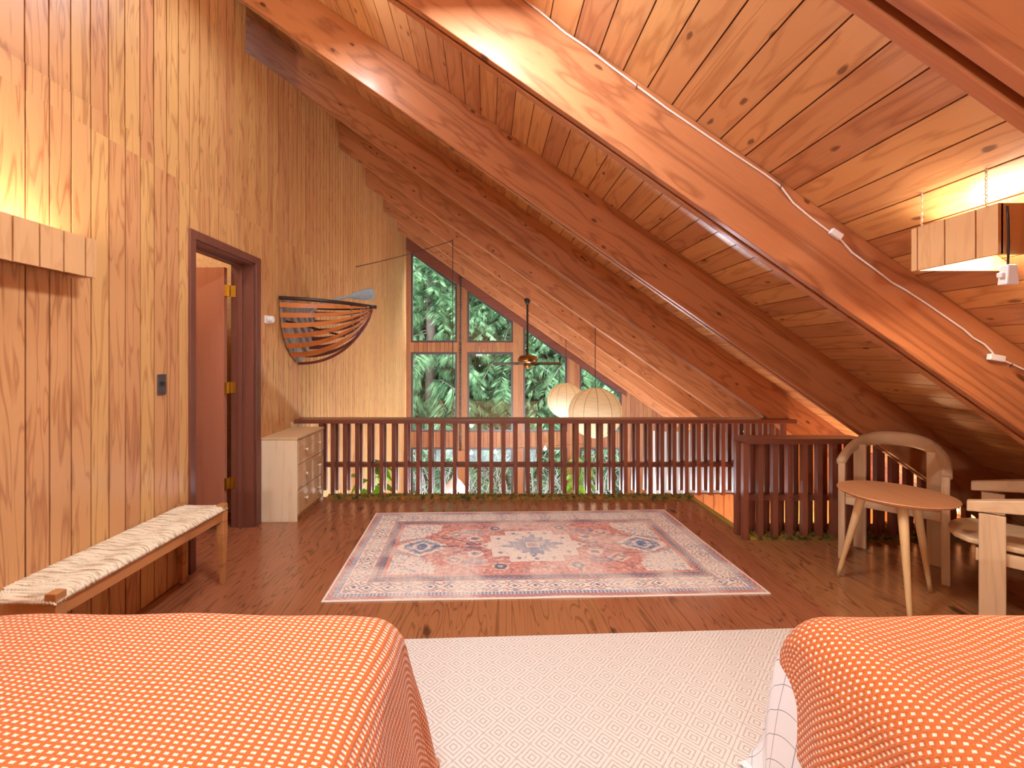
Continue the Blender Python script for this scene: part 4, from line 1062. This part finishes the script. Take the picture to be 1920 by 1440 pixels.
# ------------------------------------------------------------------ beds, built as mattress, cloths resting on them
def cloth(name, mat, x0, x1, y0, y1, ztop, r, hang, flare, nrm, seed, off=0.0, corner=0.0, edge_lift=0.0, sides=(1, 1)):
    """draped cloth over the box x0..x1, y..y1; hangs over left, right and far (y1) edges. UV in metres of cloth."""
    rs = np.random.RandomState(seed)
    cxm = (x0 + x1) / 2; hw_ = (x1 - x0) / 2
    L_ = hang
    us = np.concatenate([np.linspace(-hw_ - L_, -hw_ + .1, 40), np.linspace(-hw_ + .12, hw_ - .12, 44), np.linspace(hw_ - .1, hw_ + L_, 40)])
    vsx = np.concatenate([np.linspace(y0, y1 - .14, 56), np.linspace(y1 - .12, y1 + L_, 46)])
    def prof(t, half):       # t: cloth coordinate beyond centre; returns position, drop
        a = t - (half - r)
        if a <= 0: return t, 0.0
        q = math.pi / 2 * r
        if a < q: th = a / r; return half - r + r * math.sin(th), r * (1 - math.cos(th))
        d = a - q; return half + d * flare, r + d * math.sqrt(1 - flare * flare)
    V = []; U = []
    ph = rs.uniform(0, 6, 8)
    for v in vsx:
        for u in us:
            px, dx = prof(abs(u), hw_); px *= (1 if u > 0 else -1)
            py, dy = prof(v - y0, y1 - y0); py += y0
            both = min(dx, dy)
            z = ztop - dx - dy * (1 if dx < .02 else max(.35, 1 - dx * 1.2))
            x_ = cxm + px; y_ = py
            if dx > r * .8: x_ += math.copysign(1, u) * ((.012 * math.sin(v * 11 + ph[0]) + .008 * math.sin(v * 23 + ph[1])) * min(1, dx / .25) + corner * both * 1.4)
            if dy > r * .8: y_ += (.012 * math.sin(u * 12 + ph[2]) + .008 * math.sin(u * 21 + ph[3])) * min(1, dy / .25) + corner * both * .8
            z += .006 * math.sin(u * 5 + ph[4]) * math.cos(v * 4 + ph[5]) + .003 * math.sin(u * 13 + v * 9 + ph[6])
            z += (-.02 * (abs(u) / hw_) ** 4 if abs(u) < hw_ else -.02)
            V.append((x_, y_, max(z + off, .012))); U.append((u, v))
    nu = len(us); F = []
    for j in range(len(vsx) - 1):
        for i in range(nu - 1): a = j * nu + i; F.append((a, a + 1, a + nu + 1, a + nu))
    me = bpy.data.meshes.new(name); me.from_pydata(V, [], F); me.update()
    ul = me.uv_layers.new(name='UVMap'); li = np.zeros(len(me.loops), np.int32); me.loops.foreach_get('vertex_index', li)
    ul.data.foreach_set('uv', np.array(U)[li].ravel()); me.materials.append(mat)
    for p in me.polygons: p.use_smooth = True
    o = bpy.data.objects.new(name, me); C.objects.link(o)
    md = o.modifiers.new('thick', 'SOLIDIFY'); md.thickness = .008; md.offset = 1
    md = o.modifiers.new('sub', 'SUBSURF'); md.levels = 1; md.render_levels = 1
    return o
def bed(x0, x1, y0, y1, label):
    b_ = thing('bed', label, 'bed', ((x0 + x1) / 2, (y0 + y1) / 2, 0), 0, 'beds'); hx_, hy_ = (x1 - x0) / 2, (y1 - y0) / 2
    MB().box(-hx_ + .03, hx_ - .03, -hy_, hy_ - .03, .12, .26).build('bed_base', m_pine_y, b_, bevel=.01)
    MB().box(-hx_ + .02, hx_ - .02, -hy_, hy_ - .02, .262, .52).build('mattress', m_white, b_, bevel=.06)
    for sx in (-1, 1):
        for sy in (-1, 1): MB().box(sx * (hx_ - .1) - .025, sx * (hx_ - .1) + .025, sy * (hy_ - .1) - .025, sy * (hy_ - .1) + .025, .0095, .12).build('leg', m_pine, b_)
    return b_
bed(-1.66, -.30, -.55, 1.36, 'bed at the lower left with an orange blanket over it')
bed(.99, 2.30, -.55, 1.37, 'bed at the lower right with orange blanket and white bedding')
o = cloth('orange_blanket', m_blanket_a, -1.69, -.255, -.55, 1.405, .585, .085, .46, .16, 0, 3, corner=.06)
tag(o, 'orange and white waffle blanket covering the bed at the lower left', 'blanket', 'orange blankets')
o = cloth('white_duvet', m_duvet, .955, 2.34, -.55, 1.425, .548, .07, .43, .06, 0, 8, corner=.17)
tag(o, 'white duvet with thin grey grid lines showing beside the right hand blanket', 'duvet')
o = cloth('orange_blanket', m_blanket_b, .935, 2.37, -.55, 1.425, .580, .10, .36, .045, 0, 5, corner=0)
tag(o, 'orange blanket with diamond set white dots, over the bed at the lower right', 'blanket', 'orange blankets')

# ------------------------------------------------------------------ round side table
tb = thing('round_side_table', 'round wooden side table on three splayed pale legs in front of the armchair', 'table', (2.31, 2.535, 0))
TR, TZ = .262, .60
MB().lathe([(TR - .035, TZ - .026), (TR - .012, TZ - .016), (TR, TZ - .004), (TR - .002, TZ)], 64).build('tabletop', m_table, tb, bevel=0)
MB().lathe([(.15, TZ - .040), (.16, TZ - .027)], 32).build('mounting_ring', m_leg, tb)
for (bx, by) in ((2.18, 2.785), (2.575, 2.60), (2.155, 2.28)):
    bx -= 2.31; by -= 2.535; a = math.atan2(by, bx); tx, ty = .15 * math.cos(a), .15 * math.sin(a)
    n_ = 9; pts_ = [(tx + (bx - tx) * t, ty + (by - ty) * t, (TZ - .03) * (1 - t) + .0045 * t) for t in [i / n_ for i in range(n_ + 1)]]
    MB().tube(pts_, [.024 - .014 * (i / n_) for i in range(n_ + 1)], 16).build('leg', m_leg, tb, smooth=True)

# ------------------------------------------------------------------ horseshoe armchair behind the table
FL, FR_, BR_, BLk = Vector((2.417, 3.05, 0)), Vector((2.755, 2.69, 0)), Vector((2.94, 2.945, 0)), Vector((2.685, 3.225, 0))
ac = thing('armchair', 'light wood armchair with a curved horseshoe back behind the round table', 'chair', (2.68, 2.96, 0))
o0 = Vector((2.68, 2.96, 0)); L = lambda p: p - o0
fr = Vector((-.6, -.8, 0)); sd = Vector((.8, -.6, 0)).normalized()
def post(mb, p, u, v, a, b, z0, z1, top=None):      # rectangular post, half sizes a along u, b along v
    p = Vector(p); q = Vector(top) if top is not None else p
    mb.hexa([tuple(p - u * a - v * b + Vector((0, 0, z0))), tuple(p + u * a - v * b + Vector((0, 0, z0))), tuple(p + u * a + v * b + Vector((0, 0, z0))), tuple(p - u * a + v * b + Vector((0, 0, z0)))],
            [tuple(q - u * a - v * b + Vector((0, 0, z1))), tuple(q + u * a - v * b + Vector((0, 0, z1))), tuple(q + u * a + v * b + Vector((0, 0, z1))), tuple(q - u * a + v * b + Vector((0, 0, z1)))])
wid = (FR_ - FL).normalized(); dep = Vector((-wid.y, wid.x, 0))
if dep.dot(fr) > 0: dep = -dep
# horseshoe rail path
arc = []
A0, A1 = L(FL), L(FR_)
mid = (A0 + A1) / 2; half = (A1 - A0).length / 2
N_ = 36
for i in range(N_ + 1):
    th = math.pi * i / N_
    depth = .46
    cxx = -math.cos(th) * abs(math.cos(th)) ** -.25 if abs(math.cos(th)) > 1e-6 else 0
    dyy = math.sin(th) ** .8 if math.sin(th) > 0 else 0
    p = mid + wid * (half + .005) * cxx + dep * depth * dyy
    z = .655 + .135 * max(0, math.sin(th)) ** .9
    arc.append(Vector((p.x, p.y, z)))
path = []; sect = []
for i, p in enumerate(arc):
    t = (arc[min(i + 1, N_)] - arc[max(i - 1, 0)]).normalized(); up = Vector((0, 0, 1)); rt = t.cross(up).normalized(); up = rt.cross(t)
    bk = math.sin(math.pi * i / N_); hh = .022 + .026 * bk; ww = .024 - .006 * bk
    path.append((p, rt, up)); sect.append([(-ww, -hh * .7), (-ww, hh * .6), (-ww * .5, hh), (ww * .6, hh), (ww, hh * .5), (ww, -hh * .6), (ww * .5, -hh), (-ww * .6, -hh)])
MB().sweep(path, sect).build('back_rail', m_chair_x, ac, smooth=True)
for p in (FL, FR_):
    m = MB(); post(m, L(p), wid, dep, .019, .019, 0, .650); m.build('leg', m_chair, ac, bevel=.005)
for p, s in ((BLk, -1), (BR_, 1)):
    m = MB(); q = L(p); post(m, q, wid, dep, .036, .015, 0, .745); m.build('leg', m_chair, ac, bevel=.005)
m = MB()
def rail(m, a, b, th, z0, z1):
    a, b = L(a), L(b); d = (b - a).normalized(); n = Vector((-d.y, d.x, 0)) * th
    m.hexa([tuple(a - n + Vector((0, 0, z0))), tuple(b - n + Vector((0, 0, z0))), tuple(b + n + Vector((0, 0, z0))), tuple(a + n + Vector((0, 0, z0)))],
           [tuple(a - n + Vector((0, 0, z1))), tuple(b - n + Vector((0, 0, z1))), tuple(b + n + Vector((0, 0, z1))), tuple(a + n + Vector((0, 0, z1)))])
rail(m, FL + wid * .02, FR_ - wid * .02, .010, .375, .435); m.build('apron', m_chair_x, ac, bevel=.003)
m = MB(); rail(m, FL + dep * .02, BLk - dep * .01, .010, .375, .435); m.build('apron', m_chair_x, ac, bevel=.003)
m = MB(); rail(m, FR_ + dep * .02, BR_ - dep * .01, .010, .375, .435); m.build('apron', m_chair_x, ac, bevel=.003)
m = MB(); rail(m, BLk + wid * .03, BR_ - wid * .03, .010, .375, .435); m.build('apron', m_chair_x, ac, bevel=.003)
a_, b_, c_, d_ = [L(p) for p in (FL, FR_, BR_, BLk)]
m = MB().prism([((a_ + wid * .021 - dep * .025).x, (a_ + wid * .021 - dep * .025).y), ((b_ - wid * .021 - dep * .025).x, (b_ - wid * .021 - dep * .025).y),
                ((c_ - dep * .02).x, (c_ - dep * .02).y), ((d_ - dep * .02).x, (d_ - dep * .02).y)], 'Z', .436, .456)
m.build('seat', m_chair_x, ac, bevel=.006)

# ------------------------------------------------------------------ second armchair at the right edge
wf = Vector((.4, .35, 0)).normalized(); bk_ = Vector((.66, -.75, 0)).normalized()
N1 = Vector((2.41, 2.25, 0)); 
lc = thing('armchair', 'light wood armchair with flat tapered arms, cut off by the right edge of the photo', 'chair', tuple(N1))
def bar(m, p, d, side, l, w0, w1, z0, t0, z1, t1):
    p = Vector(p)
    def ring(q, w_, z, t): return [tuple(q - side * w_ + Vector((0, 0, z - t))), tuple(q + side * w_ + Vector((0, 0, z - t))), tuple(q + side * w_ + Vector((0, 0, z))), tuple(q - side * w_ + Vector((0, 0, z)))]
    a = ring(p, w0, z0, t0); b = ring(p + d * l, w1, z1, t1)
    m.add(a + b, [(0, 1, 2, 3), (7, 6, 5, 4), (0, 4, 5, 1), (1, 5, 6, 2), (2, 6, 7, 3), (3, 7, 4, 0)])
Wd = .53
for s in (0, Wd):
    m = MB(); bar(m, wf * s, bk_, wf, .24, .022, .03, .650, .052, .706, .072); bar(m, wf * s + bk_ * .24, bk_, wf, .26, .03, .03, .706, .072, .74, .07)
    m.build('armrest', m_chair_x, lc, bevel=.006)
    m = MB(); q = wf * s + bk_ * .085; post(m, q, bk_, wf, .045, .016, 0, .600, top=q); m.build('leg', m_chair, lc, bevel=.005)
    m = MB(); q = wf * s + bk_ * .455; post(m, q, bk_, wf, .035, .016, 0, .66, top=q); m.build('leg', m_chair, lc, bevel=.005)
    m = MB(); q = wf * s + (wf * .02 if s == 0 else -wf * .02); bar(m, q + bk_ * .03, bk_, wf, .39, .010, .010, .415, .06, .415, .06); m.build('apron', m_chair_x, lc, bevel=.003)
# seat: rounded slab reaching ahead of the legs
poly = []
for (f_, s_) in ((.42, .035), (.10, .035), (.0, .05), (-.05, .11), (-.075, .20), (-.08, .265), (-.075, .33), (-.05, .42), (.0, .48), (.10, .495), (.42, .495)):
    q = bk_ * f_ + wf * s_; poly.append((q.x, q.y))
MB().prism(poly, 'Z', .422, .450).build('seat', m_chair_x, lc, bevel=.008)
m = MB(); path = []
for i in range(13):
    t = i / 12; q = wf * (Wd * t) + bk_ * (.455 + .06 * math.sin(math.pi * t)) + Vector((0, 0, .73))
    path.append((q, bk_, Vector((0, 0, 1))))
m.sweep(path, [(-.014, -.05), (-.014, .05), (.014, .05), (.014, -.05)]); m.build('back_rail', m_chair_x, lc, bevel=.004)

# ------------------------------------------------------------------ outdoors: conifers, undergrowth, ground
def conifer_mesh(seed, H=15.0, R0=3.3, nb=300):
    rs = np.random.RandomState(seed); V = []; F = []; nv = 0
    TV = MB().tube([(0, 0, 0), (.05, .02, H * .5), (0, 0, H)], [.24, .15, .02], 8)
    BV = MB()
    for b in range(nb):
        h = H * (.06 + .92 * (b + rs.rand()) / nb); az = rs.uniform(0, 6.283); Lb = (R0 * (1 - h / H) + .5) * rs.uniform(.75, 1.15)
        n = 13; up0 = rs.uniform(-.05, .25); droop = rs.uniform(.35, .7)
        t = np.linspace(0, 1, n); r = Lb * t; z = h + Lb * (up0 * t - droop * t ** 2)
        d = np.array([math.cos(az), math.sin(az)]); sdv = np.array([-d[1], d[0]])
        P = np.stack([r * d[0], r * d[1], z], 1)
        if b % 3 == 0: BV.tube([tuple(P[i]) for i in (0, 4, 8, 12)], [.03, .02, .014, .006], 4, caps=False)
        m = int(40 + 60 * Lb / 3)
        tt = rs.uniform(.12, 1, m); base = np.stack([np.interp(tt, t, P[:, k]) for k in range(3)], 1)
        side = rs.choice([-1, 1], m); spread = rs.uniform(.15, .5, m) * (1.15 - tt * .75) * Lb / 3 + .08
        tip = base + np.stack([d[0] * spread * .5 + sdv[0] * side * spread, d[1] * spread * .5 + sdv[1] * side * spread, -spread * rs.uniform(.25, 1.1, m)], 1)
        dirv = tip - base; ln = np.linalg.norm(dirv, axis=1)[:, None]
        wv = np.stack([np.full(m, d[0]), np.full(m, d[1]), rs.uniform(-.6, .6, m)], 1) * (.007 + .008 * rs.rand(m))[:, None]
        midp = base + dirv * .5 + np.array([0, 0, 1]) * (ln * .06)
        # three slim drooping blades per twig
        for k in range(12):
            jit = rs.uniform(-.5, .5, (m, 3)) * ln * .42 - np.array([0, 0, 1]) * ln * .25; tp = base + dirv * rs.uniform(.6, 1.1, (m, 1)) + jit * np.array([1, 1, .7])
            mp = (base + tp) / 2
            Q = np.stack([base, mp - wv, tp, mp + wv], 1).reshape(-1, 3); V.append(Q)
            F.append(nv + np.arange(4 * m).reshape(-1, 4)); nv += 4 * m
    V = np.vstack(V); F = np.vstack(F)
    me = bpy.data.meshes.new('foliage'); me.vertices.add(len(V)); me.vertices.foreach_set('co', V.ravel()); me.loops.add(F.size); me.loops.foreach_set('vertex_index', F.ravel().astype(np.int32))
    me.polygons.add(len(F)); me.polygons.foreach_set('loop_start', np.arange(len(F)) * 4); me.polygons.foreach_set('loop_total', np.full(len(F), 4)); me.update(); me.validate(); me.materials.append(m_needle)
    return me, TV, BV
protos = []
def tree(x, y, zb, s, rz, which, label):
    t = thing('conifer_tree', label, 'tree', (x, y, zb), rz, 'conifers outside the windows'); t.scale = (s, s, s)
    if which >= len(protos):
        me, TV, BV = conifer_mesh(20 + which); f_ = bpy.data.objects.new('foliage', me); C.objects.link(f_); f_.parent = t
        a = TV.build('trunk', m_bark, t, smooth=True); b = BV.build('branches', m_bark, t)
        protos.append((f_, a, b))
    else:
        for p in protos[which]:
            c = p.copy(); C.objects.link(c); c.parent = t
G0 = -4.2
TREES = [(-2.0, 15.6, G0, 1.0, 0, 0, 'drooping conifer with a dark trunk seen through the leftmost window column'),
         (.9, 16.3, G0, 1.05, 2.0, 1, 'dense green conifer filling the second window column'),
         (3.3, 15.5, G0 - .4, .95, 4.0, 0, 'conifer behind the ceiling fan and the globe lanterns'),
         (5.6, 17.5, G0, 1.05, 1.0, 1, 'conifer at the right end of the windows, above the nearer lantern'),
         (-.7, 20.5, G0, 1.25, 3.0, 0, 'taller conifer standing back between the left two trees'),
         (2.3, 21.5, G0, 1.25, 5.0, 1, 'taller conifer standing back in the gap left of the lanterns'),
         (5.4, 23.5, G0, 1.3, .6, 0, 'taller conifer far back at the right of the windows'),
         (-2.6, 23.5, G0, 1.4, 1.2, 1, 'tall conifer far behind the leftmost window column'),
         (-4.6, 19.0, G0, 1.1, 2.4, 1, 'conifer at the far left edge of the first window')]
for a in TREES: tree(*a)
# bare twiggy undergrowth below the conifers
def thicket(seed, x0, x1, y0, y1, n, name, label, mat, h0, h1, wdt):
    rs = random.Random(seed); m = MB()
    for _ in range(n):
        x, y = rs.uniform(x0, x1), rs.uniform(y0, y1); h = rs.uniform(h0, h1); a = rs.uniform(0, 6.28); l_ = rs.uniform(.2, .9)
        p = Vector((x, y, G0)); q = p + Vector((math.cos(a) * l_ * .4, math.sin(a) * l_ * .4, h * .6)); r_ = p + Vector((math.cos(a) * l_ * 1.3, math.sin(a) * l_ * .8, h))
        m.tube([p, q, r_], [wdt, wdt * .7, wdt * .25], 3, caps=False)
        for k in range(5):
            t = rs.uniform(.35, .95); c = p.lerp(r_, t); e = c + Vector((rs.uniform(-.6, .6), rs.uniform(-.4, .4), rs.uniform(-.1, .6)))
            m.tube([c, c.lerp(e, .5) + Vector((0, 0, .05)), e], [wdt * .45, wdt * .35, wdt * .15], 3, caps=False)
    return tag(m.build(name, mat), label, 'shrubs', kind='stuff')
thicket(3, -4, 8, 12.6, 14.6, 420, 'bare_undergrowth', 'tangle of pale bare twigs outside below the conifers', m_twig, 1.2, 3.6, .014)
rs_ = np.random.RandomState(8)
m = MB()
for _ in range(5200):
    x, y = rs_.uniform(-4.5, 8.5), rs_.uniform(12.8, 15.2); z = G0 + rs_.uniform(0, 1) ** 1.2 * 3.1; a = rs_.uniform(0, 6.28); s = rs_.uniform(.05, .16)
    v = Vector((math.cos(a) * s, math.sin(a) * s * .5, rs_.uniform(-.6, .8) * s)); u = Vector((-v.y, v.x, s * .2)) * .32; p = Vector((x, y, z))
    m.add([p - v, p - u, p + v, p + u], [(0, 1, 2, 3)])
tag(m.build('leafy_undergrowth', m_under), 'pale green leafy undergrowth outside behind the lower windows', 'shrubs', kind='stuff')
gm = MB(); nG = 24
for j in range(nG + 1):
    for i in range(nG + 1):
        x = -40 + 80 * i / nG; y = Y_GABLE + .3 + 50 * (j / nG) ** 1.3
        gm.v.append((x, y, G0 - .15 + .12 * max(0, y - 24) + .15 * math.sin(x * .9) * math.cos(y * .7)))
for j in range(nG):
    for i in range(nG): a = j * (nG + 1) + i; gm.f.append((a, a + 1, a + nG + 2, a + nG + 1))
o = gm.build('forest_floor', m_ground, smooth=True); o['kind'] = 'structure'

m_globe = plain('fill_lamp_diffuser', (1, .95, .88, 1), .5, emit=(1, .93, .82, 1), es=4)
# ------------------------------------------------------------------ unseen fill lamps added overhead to brighten the loft
def flush(x, y, label, e, m_tube=m_globe):
    t = thing('added_fill_lamp', label, 'lamp', (x, y, ceil_z(x)), 0); t.rotation_euler = (0, ANG, 0)
    MB().lathe([(.13, -.0), (.13, -.02), (.11, -.03)], 28).build('lamp_base', m_white, t)
    MB().lathe([(.11, -.03), (.10, -.06), (.06, -.08), (.002, -.085)], 28).build('diffuser', m_tube, t, smooth=True)
    p = Vector((x, y, ceil_z(x))) + Vector((-math.sin(ANG), 0, -math.cos(ANG))) * .17
    area('added_fill_lamp_light', tuple(p), .3, e, (.80, .90, 1))
flush(-.9, .45, 'unseen round fill lamp added over the bed at the left', 18)
flush(-1.0, 2.65, 'small unseen fill lamp added high over the bench', 13)
flush(.0, 1.45, 'unseen round fill lamp added over the cream diamond rug', 50)

# unseen uplighters added on the lower storey to light the beams from below
def added_uplighter(x, y, e, label, zf=Z_LOW):
    t = thing('added_uplighter', label, 'lamp', (x, y, zf))
    MB().lathe([(.14, 0), (.14, .02), (.02, .035)], 24).build('base', m_darkmetal, t)
    MB().tube([(0, 0, .03), (0, 0, 1.35)], .011, 8).build('pole', m_darkmetal, t)
    m = MB(); prof = [(.06, 1.38), (.14, 1.44), (.20, 1.55)]
    for (r_, z) in prof + [(q[0] - .005, q[1] + .004) for q in prof[::-1]]:
        for j in range(24): m.v.append((r_ * math.cos(math.pi * j / 12), r_ * math.sin(math.pi * j / 12), z))
    for i in range(5):
        for j in range(24): m.f.append((i * 24 + j, i * 24 + (j + 1) % 24, i * 24 + 24 + (j + 1) % 24, i * 24 + 24 + j))
    m.build('shade', m_white, t, smooth=True)
    MB().lathe([(.02, 1.36), (.035, 1.44), (.03, 1.49), (.003, 1.5)], 12).build('bulb', m_softbulb, t, smooth=True)
    point('added_uplighter_light', (x, y, zf + 1.62), e, (.78, .89, 1), .14)
added_uplighter(.9, 7.4, 230, 'unseen uplighter added on the lower storey near the middle of the big windows')
added_uplighter(3.9, 7.9, 140, 'unseen uplighter added on the lower storey under the right hand roof slope')

added_uplighter(-.4, -3.0, 230, 'unseen fill uplighter added by the back wall of the loft, behind the beds', 0)  # fill lamp added behind the camera to brighten the loft
